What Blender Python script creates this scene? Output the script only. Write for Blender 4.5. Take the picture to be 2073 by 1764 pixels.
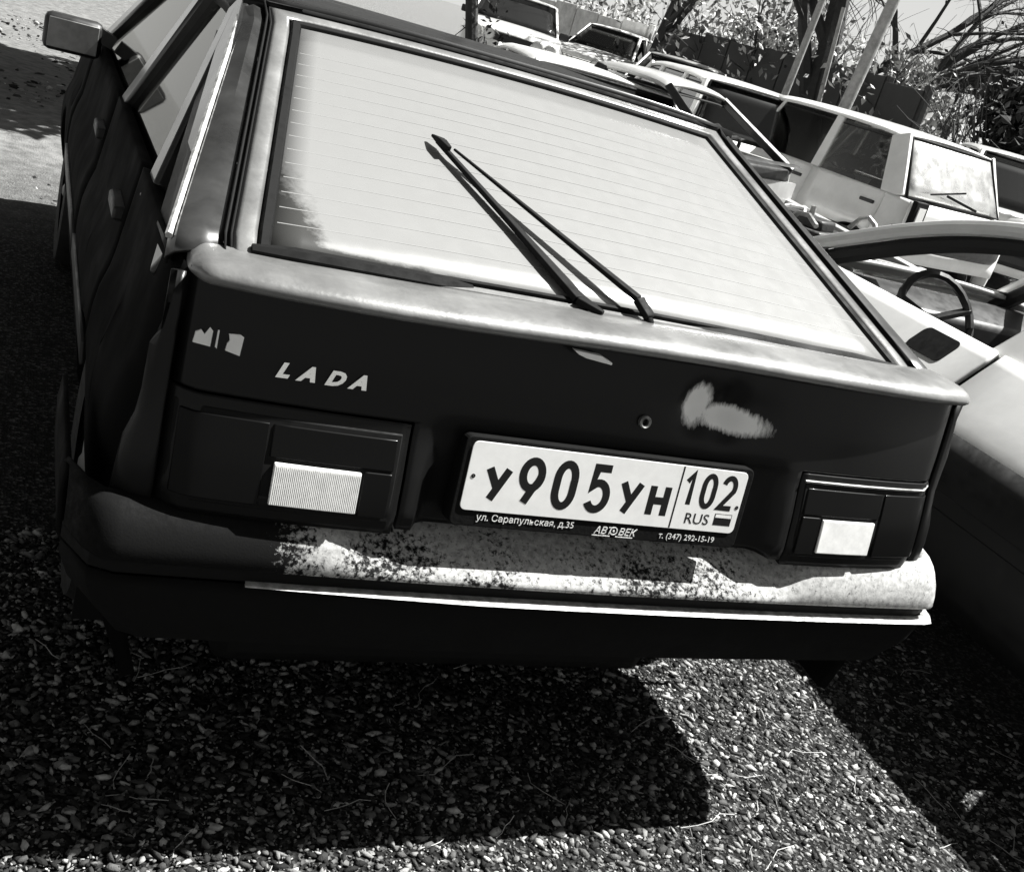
import bpy, bmesh, math, random
import numpy as np
from math import sin, cos, pi, radians, sqrt, atan2
from mathutils import Vector, Matrix, Quaternion

for o in list(bpy.data.objects): bpy.data.objects.remove(o)
S = bpy.context.scene
COL = S.collection
rnd = random.Random(11)
nrg = np.random.default_rng(5)

# ------------------------------------------------------------------ camera
CAM = Vector((-.959, -1.46, 1.37)); YAW, PIT, ROL = radians(27.23), radians(-19.72), radians(16.91)
FPX = 2260.2                                   # focal length in pixels of a 2073 px wide picture
fwd = Vector((sin(YAW)*cos(PIT), cos(YAW)*cos(PIT), sin(PIT)))
ri = Vector((cos(YAW), -sin(YAW), 0)); up = ri.cross(fwd)
rx = cos(ROL)*ri + sin(ROL)*up; ux = -sin(ROL)*ri + cos(ROL)*up
cd = bpy.data.cameras.new('camera'); cam = bpy.data.objects.new('camera', cd); COL.objects.link(cam)
cd.sensor_width = 36; cd.lens = 36*FPX/2073; cd.clip_start = .05; cd.clip_end = 900
M = Matrix((rx, ux, -fwd)).transposed().to_4x4(); M.translation = CAM
cam.matrix_world = M
S.camera = cam

def ground_at(u, dist):
    """point on the ground `dist` metres from the camera in the bearing of picture column u at the horizon"""
    v = 35 + .304*(u-1036)
    d = fwd + (u-1036.5)/FPX*rx - (v-882)/FPX*ux
    h = Vector((d.x, d.y)).normalized()
    return Vector((CAM.x + h.x*dist, CAM.y + h.y*dist, 0))

# ------------------------------------------------------------------ world, sun, exposure
SUN_AZ, SUN_EL = radians(93.5), radians(57)
w = bpy.data.worlds.new('World'); S.world = w; w.use_nodes = True
nt = w.node_tree; nt.nodes.clear()
sky = nt.nodes.new('ShaderNodeTexSky'); sky.sky_type = 'NISHITA'; sky.sun_disc = False
sky.sun_elevation = SUN_EL; sky.sun_rotation = SUN_AZ; sky.air_density = .25; sky.dust_density = 1.2
bw = nt.nodes.new('ShaderNodeRGBToBW')
tint = nt.nodes.new('ShaderNodeMixRGB'); tint.blend_type = 'MULTIPLY'; tint.inputs[0].default_value = 1
tint.inputs[2].default_value = (1, 1, .975, 1)
bg = nt.nodes.new('ShaderNodeBackground'); bg.inputs[1].default_value = .05
out = nt.nodes.new('ShaderNodeOutputWorld')
# summer haze whitening the sky evenly all round the horizon
tcw = nt.nodes.new('ShaderNodeTexCoord'); spw = nt.nodes.new('ShaderNodeSeparateXYZ'); hz = nt.nodes.new('ShaderNodeMapRange'); hz.interpolation_type = 'SMOOTHSTEP'
hz.inputs[1].default_value = .30; hz.inputs[2].default_value = .08
hm = nt.nodes.new('ShaderNodeMixRGB'); hm.inputs[2].default_value = (5.4, 5.4, 5.4, 1)
nt.links.new(tcw.outputs['Generated'], spw.inputs[0]); nt.links.new(spw.outputs['Z'], hz.inputs[0]); nt.links.new(hz.outputs[0], hm.inputs[0])
nt.links.new(sky.outputs[0], bw.inputs[0]); nt.links.new(bw.outputs[0], hm.inputs[1]); nt.links.new(hm.outputs[0], tint.inputs[1])
nt.links.new(tint.outputs[0], bg.inputs[0]); nt.links.new(bg.outputs[0], out.inputs[0])
sl = bpy.data.lights.new('sun', 'SUN'); sl.energy = 5; sl.angle = radians(.5); sl.color = (1, .997, .975)
so = bpy.data.objects.new('sun', sl); COL.objects.link(so)
sv = Vector((sin(SUN_AZ)*cos(SUN_EL), cos(SUN_AZ)*cos(SUN_EL), sin(SUN_EL)))
so.rotation_euler = (-sv).to_track_quat('-Z', 'Y').to_euler(); so.location = sv*30
vs = S.view_settings; vs.view_transform = 'Standard'; vs.look = 'None'; vs.gamma = 1; vs.use_curve_mapping = False
vs.exposure = 1.45

# ------------------------------------------------------------------ materials
def mat(name, v, rough=.5, metal=0., coat=0., coat_r=.05, var=0., scale=20., bump=0., bscale=60., spec=.5, island=0., trans=0., ipow=1.6, itop=None):
    """grey procedural material: value v, mottled by `var` with noise, bumped"""
    m = bpy.data.materials.new(name); m.use_nodes = True; t = m.node_tree; b = t.nodes['Principled BSDF']
    col = (v, v, v*.985, 1)
    b.inputs['Base Color'].default_value = col
    b.inputs['Roughness'].default_value = rough; b.inputs['Metallic'].default_value = metal
    b.inputs['Coat Weight'].default_value = coat; b.inputs['Coat Roughness'].default_value = coat_r
    b.inputs['Specular IOR Level'].default_value = spec
    if trans: b.inputs['Transmission Weight'].default_value = trans
    L = t.links.new
    tc = t.nodes.new('ShaderNodeTexCoord')
    if var or island:
        n = t.nodes.new('ShaderNodeTexNoise'); n.inputs['Scale'].default_value = scale; n.inputs['Detail'].default_value = 6
        n.inputs['Roughness'].default_value = .65
        L(tc.outputs['Object'], n.inputs['Vector'])
        r = t.nodes.new('ShaderNodeMapRange'); r.inputs[1].default_value = .3; r.inputs[2].default_value = .7
        r.inputs[3].default_value = 1-var; r.inputs[4].default_value = 1+var
        L(n.outputs[0], r.inputs[0])
        mul = t.nodes.new('ShaderNodeVectorMath'); mul.operation = 'SCALE'; mul.inputs[0].default_value = col[:3]
        L(r.outputs[0], mul.inputs['Scale'])
        last = mul.outputs[0]
        if island:
            g = t.nodes.new('ShaderNodeNewGeometry')
            q = t.nodes.new('ShaderNodeMath'); q.operation = 'POWER'; q.inputs[1].default_value = ipow
            L(g.outputs['Random Per Island'], q.inputs[0])
            r2 = t.nodes.new('ShaderNodeMapRange'); r2.inputs[3].default_value = 1-island; r2.inputs[4].default_value = itop or 1+island*1.4
            L(q.outputs[0], r2.inputs[0])
            m2 = t.nodes.new('ShaderNodeVectorMath'); m2.operation = 'SCALE'
            L(last, m2.inputs[0]); L(r2.outputs[0], m2.inputs['Scale']); last = m2.outputs[0]
        L(last, b.inputs['Base Color'])
        rr = t.nodes.new('ShaderNodeMapRange'); rr.inputs[1].default_value = .3; rr.inputs[2].default_value = .7
        rr.inputs[3].default_value = max(.02, rough*.75); rr.inputs[4].default_value = min(1, rough*1.3)
        L(n.outputs[0], rr.inputs[0]); L(rr.outputs[0], b.inputs['Roughness'])
    if bump:
        n2 = t.nodes.new('ShaderNodeTexNoise'); n2.inputs['Scale'].default_value = bscale; n2.inputs['Detail'].default_value = 5
        L(tc.outputs['Object'], n2.inputs['Vector'])
        bp = t.nodes.new('ShaderNodeBump'); bp.inputs['Strength'].default_value = bump; bp.inputs['Distance'].default_value = .01
        L(n2.outputs[0], bp.inputs['Height']); L(bp.outputs[0], b.inputs['Normal'])
    return m

def glass(name, tint_v, refl):
    m = bpy.data.materials.new(name); m.use_nodes = True; t = m.node_tree; t.nodes.clear(); L = t.links.new
    o = t.nodes.new('ShaderNodeOutputMaterial'); mx = t.nodes.new('ShaderNodeMixShader')
    tr = t.nodes.new('ShaderNodeBsdfTransparent'); tr.inputs[0].default_value = (tint_v, tint_v, tint_v, 1)
    gl = t.nodes.new('ShaderNodeBsdfGlossy'); gl.inputs['Roughness'].default_value = .03
    gl.inputs[0].default_value = (.9, .9, .88, 1)
    fr = t.nodes.new('ShaderNodeFresnel'); fr.inputs[0].default_value = 1.5
    ml = t.nodes.new('ShaderNodeMath'); ml.operation = 'MULTIPLY'; ml.inputs[1].default_value = refl; ml.use_clamp = True
    L(fr.outputs[0], ml.inputs[0]); L(ml.outputs[0], mx.inputs[0]); L(tr.outputs[0], mx.inputs[1]); L(gl.outputs[0], mx.inputs[2])
    L(mx.outputs[0], o.inputs[0])
    return m

def film_glass():
    """rear pane under mirror film, dusty; film worn to dark glass in ragged patches along one edge"""
    m = bpy.data.materials.new('mirror_film_glass'); m.use_nodes = True; t = m.node_tree; b = t.nodes['Principled BSDF']; L = t.links.new
    tc = t.nodes.new('ShaderNodeTexCoord'); sp = t.nodes.new('ShaderNodeSeparateXYZ'); L(tc.outputs['Object'], sp.inputs[0])
    n = t.nodes.new('ShaderNodeTexNoise'); n.inputs['Scale'].default_value = 9; n.inputs['Detail'].default_value = 9; n.inputs['Roughness'].default_value = .75
    L(tc.outputs['Object'], n.inputs['Vector'])
    # darker: near the left edge (-x) and the lower edge (small y)
    def lin(sock, a, c):
        r = t.nodes.new('ShaderNodeMapRange'); r.inputs[1].default_value = a; r.inputs[2].default_value = c; L(sock, r.inputs[0]); return r.outputs[0]
    ex = lin(sp.outputs['X'], -.44, -.60)
    ey = lin(sp.outputs['Y'], .66, .20)
    ey2 = lin(sp.outputs['Y'], .19, .15); exx = lin(sp.outputs['X'], -.1, -.55)
    mm = t.nodes.new('ShaderNodeMath'); mm.operation = 'MULTIPLY'; L(ex, mm.inputs[0]); L(ey, mm.inputs[1])
    m2 = t.nodes.new('ShaderNodeMath'); m2.operation = 'MULTIPLY'; L(ey2, m2.inputs[0]); L(exx, m2.inputs[1])
    mx_ = t.nodes.new('ShaderNodeMath'); mx_.operation = 'MAXIMUM'; L(mm.outputs[0], mx_.inputs[0]); L(m2.outputs[0], mx_.inputs[1])
    ad = t.nodes.new('ShaderNodeMath'); ad.operation = 'MULTIPLY_ADD'; ad.inputs[1].default_value = 1.25; ad.inputs[2].default_value = -.62
    L(mx_.outputs[0], ad.inputs[0])
    ad2 = t.nodes.new('ShaderNodeMath'); ad2.operation = 'ADD'; L(ad.outputs[0], ad2.inputs[0]); L(n.outputs[0], ad2.inputs[1])
    ms = lin(ad2.outputs[0], .42, .62)
    mc = t.nodes.new('ShaderNodeMixRGB'); mc.inputs[1].default_value = (.31, .31, .305, 1); mc.inputs[2].default_value = (.05, .05, .048, 1)
    L(ms, mc.inputs[0]); L(mc.outputs[0], b.inputs['Base Color'])
    mt = t.nodes.new('ShaderNodeMapRange'); mt.inputs[3].default_value = .35; mt.inputs[4].default_value = 0; L(ms, mt.inputs[0]); L(mt.outputs[0], b.inputs['Metallic'])
    n3 = t.nodes.new('ShaderNodeTexNoise'); n3.inputs['Scale'].default_value = 30; n3.inputs['Detail'].default_value = 8; L(tc.outputs['Object'], n3.inputs['Vector'])
    rr = t.nodes.new('ShaderNodeMapRange'); rr.inputs[3].default_value = .22; rr.inputs[4].default_value = .32; L(n3.outputs[0], rr.inputs[0]); L(rr.outputs[0], b.inputs['Roughness'])
    return m

def soil(name):
    m = bpy.data.materials.new(name); m.use_nodes = True; t = m.node_tree; b = t.nodes['Principled BSDF']; L = t.links.new
    tc = t.nodes.new('ShaderNodeTexCoord'); sp = t.nodes.new('ShaderNodeSeparateXYZ'); L(tc.outputs['Object'], sp.inputs[0])
    vo = t.nodes.new('ShaderNodeTexVoronoi'); vo.inputs['Scale'].default_value = 130; vo.inputs['Randomness'].default_value = 1
    L(tc.outputs['Object'], vo.inputs['Vector'])
    s2 = t.nodes.new('ShaderNodeSeparateColor'); L(vo.outputs['Color'], s2.inputs[0])
    pw = t.nodes.new('ShaderNodeMath'); pw.operation = 'POWER'; pw.inputs[1].default_value = 5; L(s2.outputs[0], pw.inputs[0])
    r1 = t.nodes.new('ShaderNodeMapRange'); r1.inputs[3].default_value = .012; r1.inputs[4].default_value = .16; L(pw.outputs[0], r1.inputs[0])
    # pale trodden sand of the open yard, grit by the cars darkened with the shade between stones
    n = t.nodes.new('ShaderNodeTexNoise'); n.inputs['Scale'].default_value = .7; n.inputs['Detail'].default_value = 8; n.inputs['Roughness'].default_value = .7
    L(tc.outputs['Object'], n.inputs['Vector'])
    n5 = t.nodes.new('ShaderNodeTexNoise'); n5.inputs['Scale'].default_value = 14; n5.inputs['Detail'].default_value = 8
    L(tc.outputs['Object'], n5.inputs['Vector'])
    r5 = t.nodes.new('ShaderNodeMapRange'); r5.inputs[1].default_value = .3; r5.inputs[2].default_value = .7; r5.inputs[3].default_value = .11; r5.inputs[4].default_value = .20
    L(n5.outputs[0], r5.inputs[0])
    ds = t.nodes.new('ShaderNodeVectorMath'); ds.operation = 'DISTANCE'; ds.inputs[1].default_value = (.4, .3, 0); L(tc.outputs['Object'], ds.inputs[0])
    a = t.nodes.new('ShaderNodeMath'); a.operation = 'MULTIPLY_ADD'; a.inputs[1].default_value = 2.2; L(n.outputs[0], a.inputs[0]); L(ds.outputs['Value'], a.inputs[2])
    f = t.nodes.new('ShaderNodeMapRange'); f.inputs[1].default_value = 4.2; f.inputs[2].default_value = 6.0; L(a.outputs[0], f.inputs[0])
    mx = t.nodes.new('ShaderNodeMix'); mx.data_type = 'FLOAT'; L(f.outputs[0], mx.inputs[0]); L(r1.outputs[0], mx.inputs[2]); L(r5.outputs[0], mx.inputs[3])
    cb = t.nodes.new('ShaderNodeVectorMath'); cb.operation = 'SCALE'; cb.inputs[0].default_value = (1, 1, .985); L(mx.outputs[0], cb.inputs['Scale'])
    L(cb.outputs[0], b.inputs['Base Color']); b.inputs['Roughness'].default_value = .95; b.inputs['Specular IOR Level'].default_value = .1
    bp = t.nodes.new('ShaderNodeBump'); bp.inputs['Strength'].default_value = .8; bp.inputs['Distance'].default_value = .006
    L(vo.outputs['Distance'], bp.inputs['Height'])
    n6 = t.nodes.new('ShaderNodeTexNoise'); n6.inputs['Scale'].default_value = 6; n6.inputs['Detail'].default_value = 10; L(tc.outputs['Object'], n6.inputs['Vector'])
    bp2 = t.nodes.new('ShaderNodeBump'); bp2.inputs['Strength'].default_value = .6; bp2.inputs['Distance'].default_value = .05
    L(n6.outputs[0], bp2.inputs['Height']); L(bp.outputs[0], bp2.inputs['Normal']); L(bp2.outputs[0], b.inputs['Normal'])
    return m

def worn_pad():
    m = mat('weathered_bumper_plastic', .36, .7, 0, 0, .2, .4, 90, .06, 300, spec=.08); t = m.node_tree; L = t.links.new; b = t.nodes['Principled BSDF']  # paler than the skirt below, sunlight on the upper face in its colour
    src = b.inputs['Base Color'].links[0].from_socket
    tc = t.nodes.new('ShaderNodeTexCoord'); sp = t.nodes.new('ShaderNodeSeparateXYZ'); L(tc.outputs['Object'], sp.inputs[0])
    n = t.nodes.new('ShaderNodeTexNoise'); n.inputs['Scale'].default_value = 120; n.inputs['Detail'].default_value = 6; n.inputs['Roughness'].default_value = .7; L(tc.outputs['Object'], n.inputs['Vector'])
    n2 = t.nodes.new('ShaderNodeTexNoise'); n2.inputs['Scale'].default_value = 5; n2.inputs['Detail'].default_value = 3; L(tc.outputs['Object'], n2.inputs['Vector'])
    def mr(sock, a, c, d, e):
        q = t.nodes.new('ShaderNodeMapRange'); q.inputs[1].default_value = a; q.inputs[2].default_value = c; q.inputs[3].default_value = d; q.inputs[4].default_value = e; L(sock, q.inputs[0]); return q.outputs[0]
    def ma(op, a, c):
        q = t.nodes.new('ShaderNodeMath'); q.operation = op
        for i, v in enumerate((a, c)):
            if isinstance(v, (int, float)): q.inputs[i].default_value = v
            else: L(v, q.inputs[i])
        return q.outputs[0]
    g = mr(sp.outputs['X'], -.66, -.46, .6, 0)          # darker towards the left end
    g2 = ma('MULTIPLY', mr(n2.outputs[0], .42, .62, .02, .2), mr(sp.outputs['X'], .45, .25, 0, 1))
    k = ma('ADD', n.outputs[0], ma('ADD', g, g2)); f = mr(k, .58, .72, 0, 1)
    mx = t.nodes.new('ShaderNodeMixRGB'); L(f, mx.inputs[0]); L(src, mx.inputs[1]); mx.inputs[2].default_value = (.006, .006, .006, 1)
    L(mx.outputs[0], b.inputs['Base Color']); return m
def hatch_paint():
    m = mat('tailgate_paint', .005, .5, 0, .16, .18, spec=.1); t = m.node_tree; L = t.links.new; b = t.nodes['Principled BSDF']
    tc = t.nodes.new('ShaderNodeTexCoord')
    n = t.nodes.new('ShaderNodeTexNoise'); n.inputs['Scale'].default_value = 90; n.inputs['Detail'].default_value = 8; n.inputs['Roughness'].default_value = .75
    mp = t.nodes.new('ShaderNodeMapping'); mp.inputs['Scale'].default_value = (1.6, 1, .45); L(tc.outputs['Object'], mp.inputs[0]); L(mp.outputs[0], n.inputs['Vector'])
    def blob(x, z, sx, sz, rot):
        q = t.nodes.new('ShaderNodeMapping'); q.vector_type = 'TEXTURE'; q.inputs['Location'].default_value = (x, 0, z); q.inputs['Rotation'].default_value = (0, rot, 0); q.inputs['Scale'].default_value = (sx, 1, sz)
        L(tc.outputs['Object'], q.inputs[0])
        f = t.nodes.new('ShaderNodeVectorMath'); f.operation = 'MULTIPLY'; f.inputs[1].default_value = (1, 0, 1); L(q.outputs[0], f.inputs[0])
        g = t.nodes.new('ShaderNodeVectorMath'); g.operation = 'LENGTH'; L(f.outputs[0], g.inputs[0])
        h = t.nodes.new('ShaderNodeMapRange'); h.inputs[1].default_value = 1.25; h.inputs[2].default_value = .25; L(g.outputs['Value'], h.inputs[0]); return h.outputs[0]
    mx = t.nodes.new('ShaderNodeMath'); mx.operation = 'MAXIMUM'; L(blob(.118, .872, .030, .042, radians(12)), mx.inputs[0]); L(blob(.195, .853, .088, .025, radians(4)), mx.inputs[1])  # pale spots: sun reflection in the dent put into the paint colour
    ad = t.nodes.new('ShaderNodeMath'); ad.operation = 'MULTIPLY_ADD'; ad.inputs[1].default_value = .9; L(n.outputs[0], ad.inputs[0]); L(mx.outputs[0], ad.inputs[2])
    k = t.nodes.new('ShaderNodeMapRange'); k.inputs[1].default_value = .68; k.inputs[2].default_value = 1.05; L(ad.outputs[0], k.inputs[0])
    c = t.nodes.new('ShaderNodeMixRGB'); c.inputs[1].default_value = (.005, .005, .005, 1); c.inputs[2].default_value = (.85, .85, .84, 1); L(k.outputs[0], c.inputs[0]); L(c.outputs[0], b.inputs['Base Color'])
    return m
MT = dict(
    black=mat('black_paint', .005, .5, 0, .16, .18, .35, 3, .02, 200, spec=.1),
    dusty=mat('dusty_black_paint', .004, .9, spec=.04, var=.5, scale=5),  # matt, uncoated copy of the black paint for the side panels
    pillar=mat('pillar_paint', .035, .32, .2, .8, .1, .5, 6),
    ledge=mat('grey_ledge_paint', .17, .4, .2, .4, .15, .25, 9, .08, 90),  # paler than body paint, with sunlight on ledge and tailgate frame in its colour
    rubber=mat('rubber', .006, .7, spec=.15, var=.4, scale=40),
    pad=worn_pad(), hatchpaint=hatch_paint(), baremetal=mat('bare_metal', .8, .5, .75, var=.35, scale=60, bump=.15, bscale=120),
    skirt=mat('black_bumper_plastic', .006, .8, spec=.1, var=.3, scale=12, bump=.1, bscale=150),
    bead=mat('bumper_moulding', .55, .35, .4, var=.55, scale=45),
    chrome=mat('chrome', .75, .14, 1),
    lens=mat('red_lamp_lens', .004, .35, 0, .06, .1, spec=.06),
    clear=mat('clear_lamp_lens', .8, .18, 0, 1, .05, .12, 50),
    plate=mat('plate_white', .85, .45, var=.05, scale=40),
    ink=mat('plate_ink', .008, .6, spec=.2),
    print=mat('printed_letters', .75, .6, var=.3, scale=200),
    film=film_glass(),
    clearglass=glass('clear_glass', .86, 1.3), tinted=glass('tinted_glass', .4, 1.0), palefilm=mat('pale_film', .9, .3, .85, var=.08, scale=8), darkglass=mat('dark_glass', .012, .06, 0, 1, .02, spec=.6),
    wire=mat('heating_wire', .33, .3, .3),
    white=mat('white_paint', .8, .38, 0, .8, .08, .1, 4, .02, 40),
    pale=mat('pale_paint', .42, .42, 0, .6, .12, .2, 5, .02, 40),
    silver=mat('silver_paint', .5, .35, .45, .6, .1, .12, 5),
    dull=mat('dull_faded_paint', .3, .55, 0, .2, .2, .3, 7, .03, 40),
    trim=mat('black_trim', .015, .45, var=.3, scale=20),
    seat=mat('seat_cloth', .02, .9, var=.4, scale=30, bump=.2), seatpale=mat('pale_seat_cloth', .2, .9, var=.4, scale=30, bump=.2),
    tyre=mat('tyre_rubber', .015, .8, var=.4, scale=30, bump=.2), rim=mat('steel_rim', .22, .45, .7, var=.3, scale=20),
    engine=mat('greasy_engine', .03, .5, .4, var=.7, scale=25, bump=.3), alloy=mat('cast_alloy', .4, .45, .8, var=.4, scale=25),
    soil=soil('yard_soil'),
    pebble=mat('pebbles', .09, .9, var=.4, scale=60, bump=.3, bscale=250, spec=.2, island=.85, ipow=3.2, itop=5.2),
    straw=mat('dry_straw', .35, .8, var=.3, scale=30),
    bark=mat('bark', .03, .95, var=.6, scale=14, bump=1, bscale=20), leaf=mat('leaves', .38, .6, var=.3, scale=3, island=.8),
    leafdark=mat('dark_leaves', .02, .8, var=.3, scale=3, island=.5, spec=.2),
    pole=mat('weathered_pole', .30, .8, var=.35, scale=10, bump=.4, bscale=30),
    sheet=mat('dark_sheet_fence', .035, .7, var=.6, scale=3, bump=.2, bscale=20), concrete=mat('concrete_fence', .6, .9, var=.35, scale=4, bump=.5, bscale=30),
)

# ------------------------------------------------------------------ mesh helpers
class MB:
    def __init__(s): s.v = []; s.f = []
    def add(s, vs, fs):
        n = len(s.v); s.v += [tuple(p) for p in vs]; s.f += [tuple(i+n for i in f) for f in fs]; return s
    def grid(s, rows, cyc=False, flip=False):
        n, m = len(rows), len(rows[0]); fs = []
        for i in range(n-1):
            for j in range(m if cyc else m-1):
                k = (j+1) % m
                q = (i*m+j, i*m+k, (i+1)*m+k, (i+1)*m+j)
                fs.append(q[::-1] if flip else q)
        return s.add([p for r in rows for p in r], fs)
    def box(s, c, d, R=None):
        c = Vector(c); vs = []
        for x in (-1, 1):
            for y in (-1, 1):
                for z in (-1, 1):
                    p = Vector((x*d[0]/2, y*d[1]/2, z*d[2]/2)); p = R @ p if R else p; vs.append(c+p)
        return s.add(vs, [(0, 1, 3, 2), (4, 6, 7, 5), (0, 4, 5, 1), (2, 3, 7, 6), (0, 2, 6, 4), (1, 5, 7, 3)])
    def beam(s, a, b, wa, ta, wb=None, tb=None, side=(0, 1, 0)):
        """four-sided beam from a to b, width along `side`"""
        a, b = Vector(a), Vector(b); d = (b-a).normalized(); sd = Vector(side); sd = (sd - d*sd.dot(d)).normalized(); n = d.cross(sd)
        wb = wb or wa; tb = tb or ta; vs = []
        for p, ww, tt in ((a, wa, ta), (b, wb, tb)):
            vs += [p+sd*ww/2+n*tt/2, p-sd*ww/2+n*tt/2, p-sd*ww/2-n*tt/2, p+sd*ww/2-n*tt/2]
        return s.add(vs, [(0, 1, 5, 4), (1, 2, 6, 5), (2, 3, 7, 6), (3, 0, 4, 7), (3, 2, 1, 0), (4, 5, 6, 7)])
    def tube(s, pts, rad, n=6):
        pts = [Vector(p) for p in pts]; rows = []
        rad = rad if hasattr(rad, '__len__') else [rad]*len(pts)
        ref = Vector((.3, .2, .93))
        for i, p in enumerate(pts):
            d = (pts[min(i+1, len(pts)-1)]-pts[max(i-1, 0)]).normalized()
            a = d.cross(ref)
            if a.length < .05: a = d.cross(Vector((1, 0, 0)))
            a.normalize(); b = d.cross(a)
            rows.append([p+(a*cos(2*pi*k/n)+b*sin(2*pi*k/n))*rad[i] for k in range(n)])
        s.grid(rows, True)
        k = len(s.v)
        s.f.append(tuple(range(k-n, k))); s.f.append(tuple(range(k-n*len(pts), k-n*len(pts)+n))[::-1])
        return s
    def prism(s, poly, axis, a, b):
        """polygon in two axes extruded along the third"""
        vs = []
        for t in (a, b):
            for p in poly:
                q = list(p); q.insert('xyz'.index(axis), t); vs.append(q)
        n = len(poly)
        fs = [tuple(range(n))[::-1], tuple(range(n, 2*n))] + [(i, (i+1) % n, n+(i+1) % n, n+i) for i in range(n)]
        return s.add(vs, fs)
    def lathe(s, prof, c, axis='x', n=24):
        rows = []
        for k in range(n):
            a = 2*pi*k/n; r_ = []
            for r, t in prof:
                q = (t, r*cos(a), r*sin(a)) if axis == 'x' else ((r*cos(a), t, r*sin(a)) if axis == 'y' else (r*cos(a), r*sin(a), t))
                r_.append((c[0]+q[0], c[1]+q[1], c[2]+q[2]))
            rows.append(r_)
        rows.append(rows[0])
        return s.grid(rows)
    def build(s, name, m, parent=None, bevel=0, solid=0, smooth=True, seg=2, off=-1, ang=35):
        me = bpy.data.meshes.new(name); me.from_pydata([tuple(p) for p in s.v], [], s.f)
        bm = bmesh.new(); bm.from_mesh(me); bmesh.ops.remove_doubles(bm, verts=bm.verts, dist=1e-5)
        bmesh.ops.recalc_face_normals(bm, faces=bm.faces); bm.to_mesh(me); bm.free()
        me.materials.append(MT[m] if isinstance(m, str) else m)
        if smooth: me.polygons.foreach_set('use_smooth', [True]*len(me.polygons))
        o = bpy.data.objects.new(name, me); COL.objects.link(o)
        if smooth:
            try: me.set_sharp_from_angle(angle=radians(ang))
            except Exception: pass
        if parent: o.parent = parent
        if solid:
            q = o.modifiers.new('solid', 'SOLIDIFY'); q.thickness = solid; q.offset = off; q.use_even_offset = False
        if bevel:
            q = o.modifiers.new('bevel', 'BEVEL'); q.width = bevel; q.segments = seg; q.limit_method = 'ANGLE'; q.angle_limit = radians(40)
        return o

def thing(name, label, cat, loc=(0, 0, 0), rz=0, group=None):
    o = bpy.data.objects.new(name, None); COL.objects.link(o); o.location = loc; o.rotation_euler = (0, 0, rz)
    o.empty_display_size = .2; tag(o, label, cat, group); return o
def tag(o, label=None, cat=None, group=None, kind=None):
    if label: o['label'] = label
    if cat: o['category'] = cat
    if group: o['group'] = group
    if kind: o['kind'] = kind
    return o
def interp(tab, x):
    return float(np.interp(x, [a for a, _ in tab], [b for _, b in tab]))
def frange(a, b, n): return [a+(b-a)*i/(n-1) for i in range(n)]

# ------------------------------------------------------------------ ground
def gz(x, y):
    near = math.exp(-((x-.4)**2+(y-.5)**2)/9)
    t = min(1, max(0, (sqrt(x*x+max(y, 0)**2)-10)/11)); rise = .36*t*t*(3-2*t) if y > 0 else 0
    return (.03*sin(x*.9+y*.4)+.02*sin(x*2.1-y*1.7)+.012*sin(3.7*x+2.9*y))*(1-near)*.6+rise
def ground():
    xs = sorted(set(frange(-120, 160, 29)+frange(-6, 22, 71))); ys = sorted(set(frange(-60, 300, 37)+frange(-4, 30, 86)))
    m = MB(); m.grid([[(x, y, gz(x, y)) for x in xs] for y in ys])
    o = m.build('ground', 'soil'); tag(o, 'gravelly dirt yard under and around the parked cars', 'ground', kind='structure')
ground()

# ------------------------------------------------------------------ generic car
def arch(y, P):
    zb = P['zs']
    for yw in P['wheels'][:2]:
        R = P['wheels'][2]*1.13; d = abs(y-yw)
        if d < R: zb = max(zb, P['wheels'][2]+sqrt(R*R-d*d)*.98)
    return zb
def endf(y, P):
    """plan narrowing towards both ends"""
    L = P['L']; f = 1
    e = P.get('end', .45)
    if y > L-e: f -= P.get('nar', .11)*((y-(L-e))/e)**2.2
    if y < e: f -= P.get('narr', .08)*((e-y)/e)**2.2
    return f
def side_x(y, z, P):
    zs, zt = P['zs'], interp(P['top'], y); W, wb = P['W'], P['wb']
    t = (z-zs)/(max(zt, .3)-zs)
    prof = P.get('prof', [(0, .93), (.12, .965), (.3, .99), (.48, 1), (.62, .992), (.72, .965)])
    p = prof + [(1, wb/W)]
    # smooth shoulder
    return W*endf(y, P)*interp(p, t)
def side_pt(y, t, P, s, off=0):
    zb = arch(y, P); zt = interp(P['top'], y); z = zb+(zt-zb)*t
    return (s*(side_x(y, z, P)+off), y, z)
def stations(a, b, P, step=.14):
    ys = [a, b]; n = max(2, int((b-a)/step)); ys += [a+(b-a)*i/n for i in range(n+1)]
    for yw in P['wheels'][:2]:
        R = P['wheels'][2]*1.13
        ys += [yw+R*cos(pi*k/14) for k in range(15)]
        ys += [yw+R*1.002, yw-R*1.002]
    return sorted(set(round(y, 4) for y in ys if a <= y <= b))
TS = [0, .08, .18, .3, .42, .52, .6, .66, .72, .78, .84, .9, .95, 1]

def wheel(parent, x, y, R, s, wd=.17):
    t = MB().lathe([(R*.62, -wd*.45), (R*.8, -wd/2), (R*.95, -wd*.47), (R, -wd*.3), (R, wd*.3), (R*.95, wd*.47), (R*.8, wd/2), (R*.62, wd*.45)], (x, y, R), 'x', 28)
    w_ = t.build('wheel', 'tyre', parent)
    sx = s*wd*.36
    r = MB().lathe([(R*.63, sx), (R*.6, sx-s*.02), (R*.5, sx-s*.035), (R*.3, sx-s*.005), (R*.17, sx), (R*.05, sx+s*.02), (.001, sx+s*.02)], (x, y, R), 'x', 20)
    r.build('rim', 'rim', w_)

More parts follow.
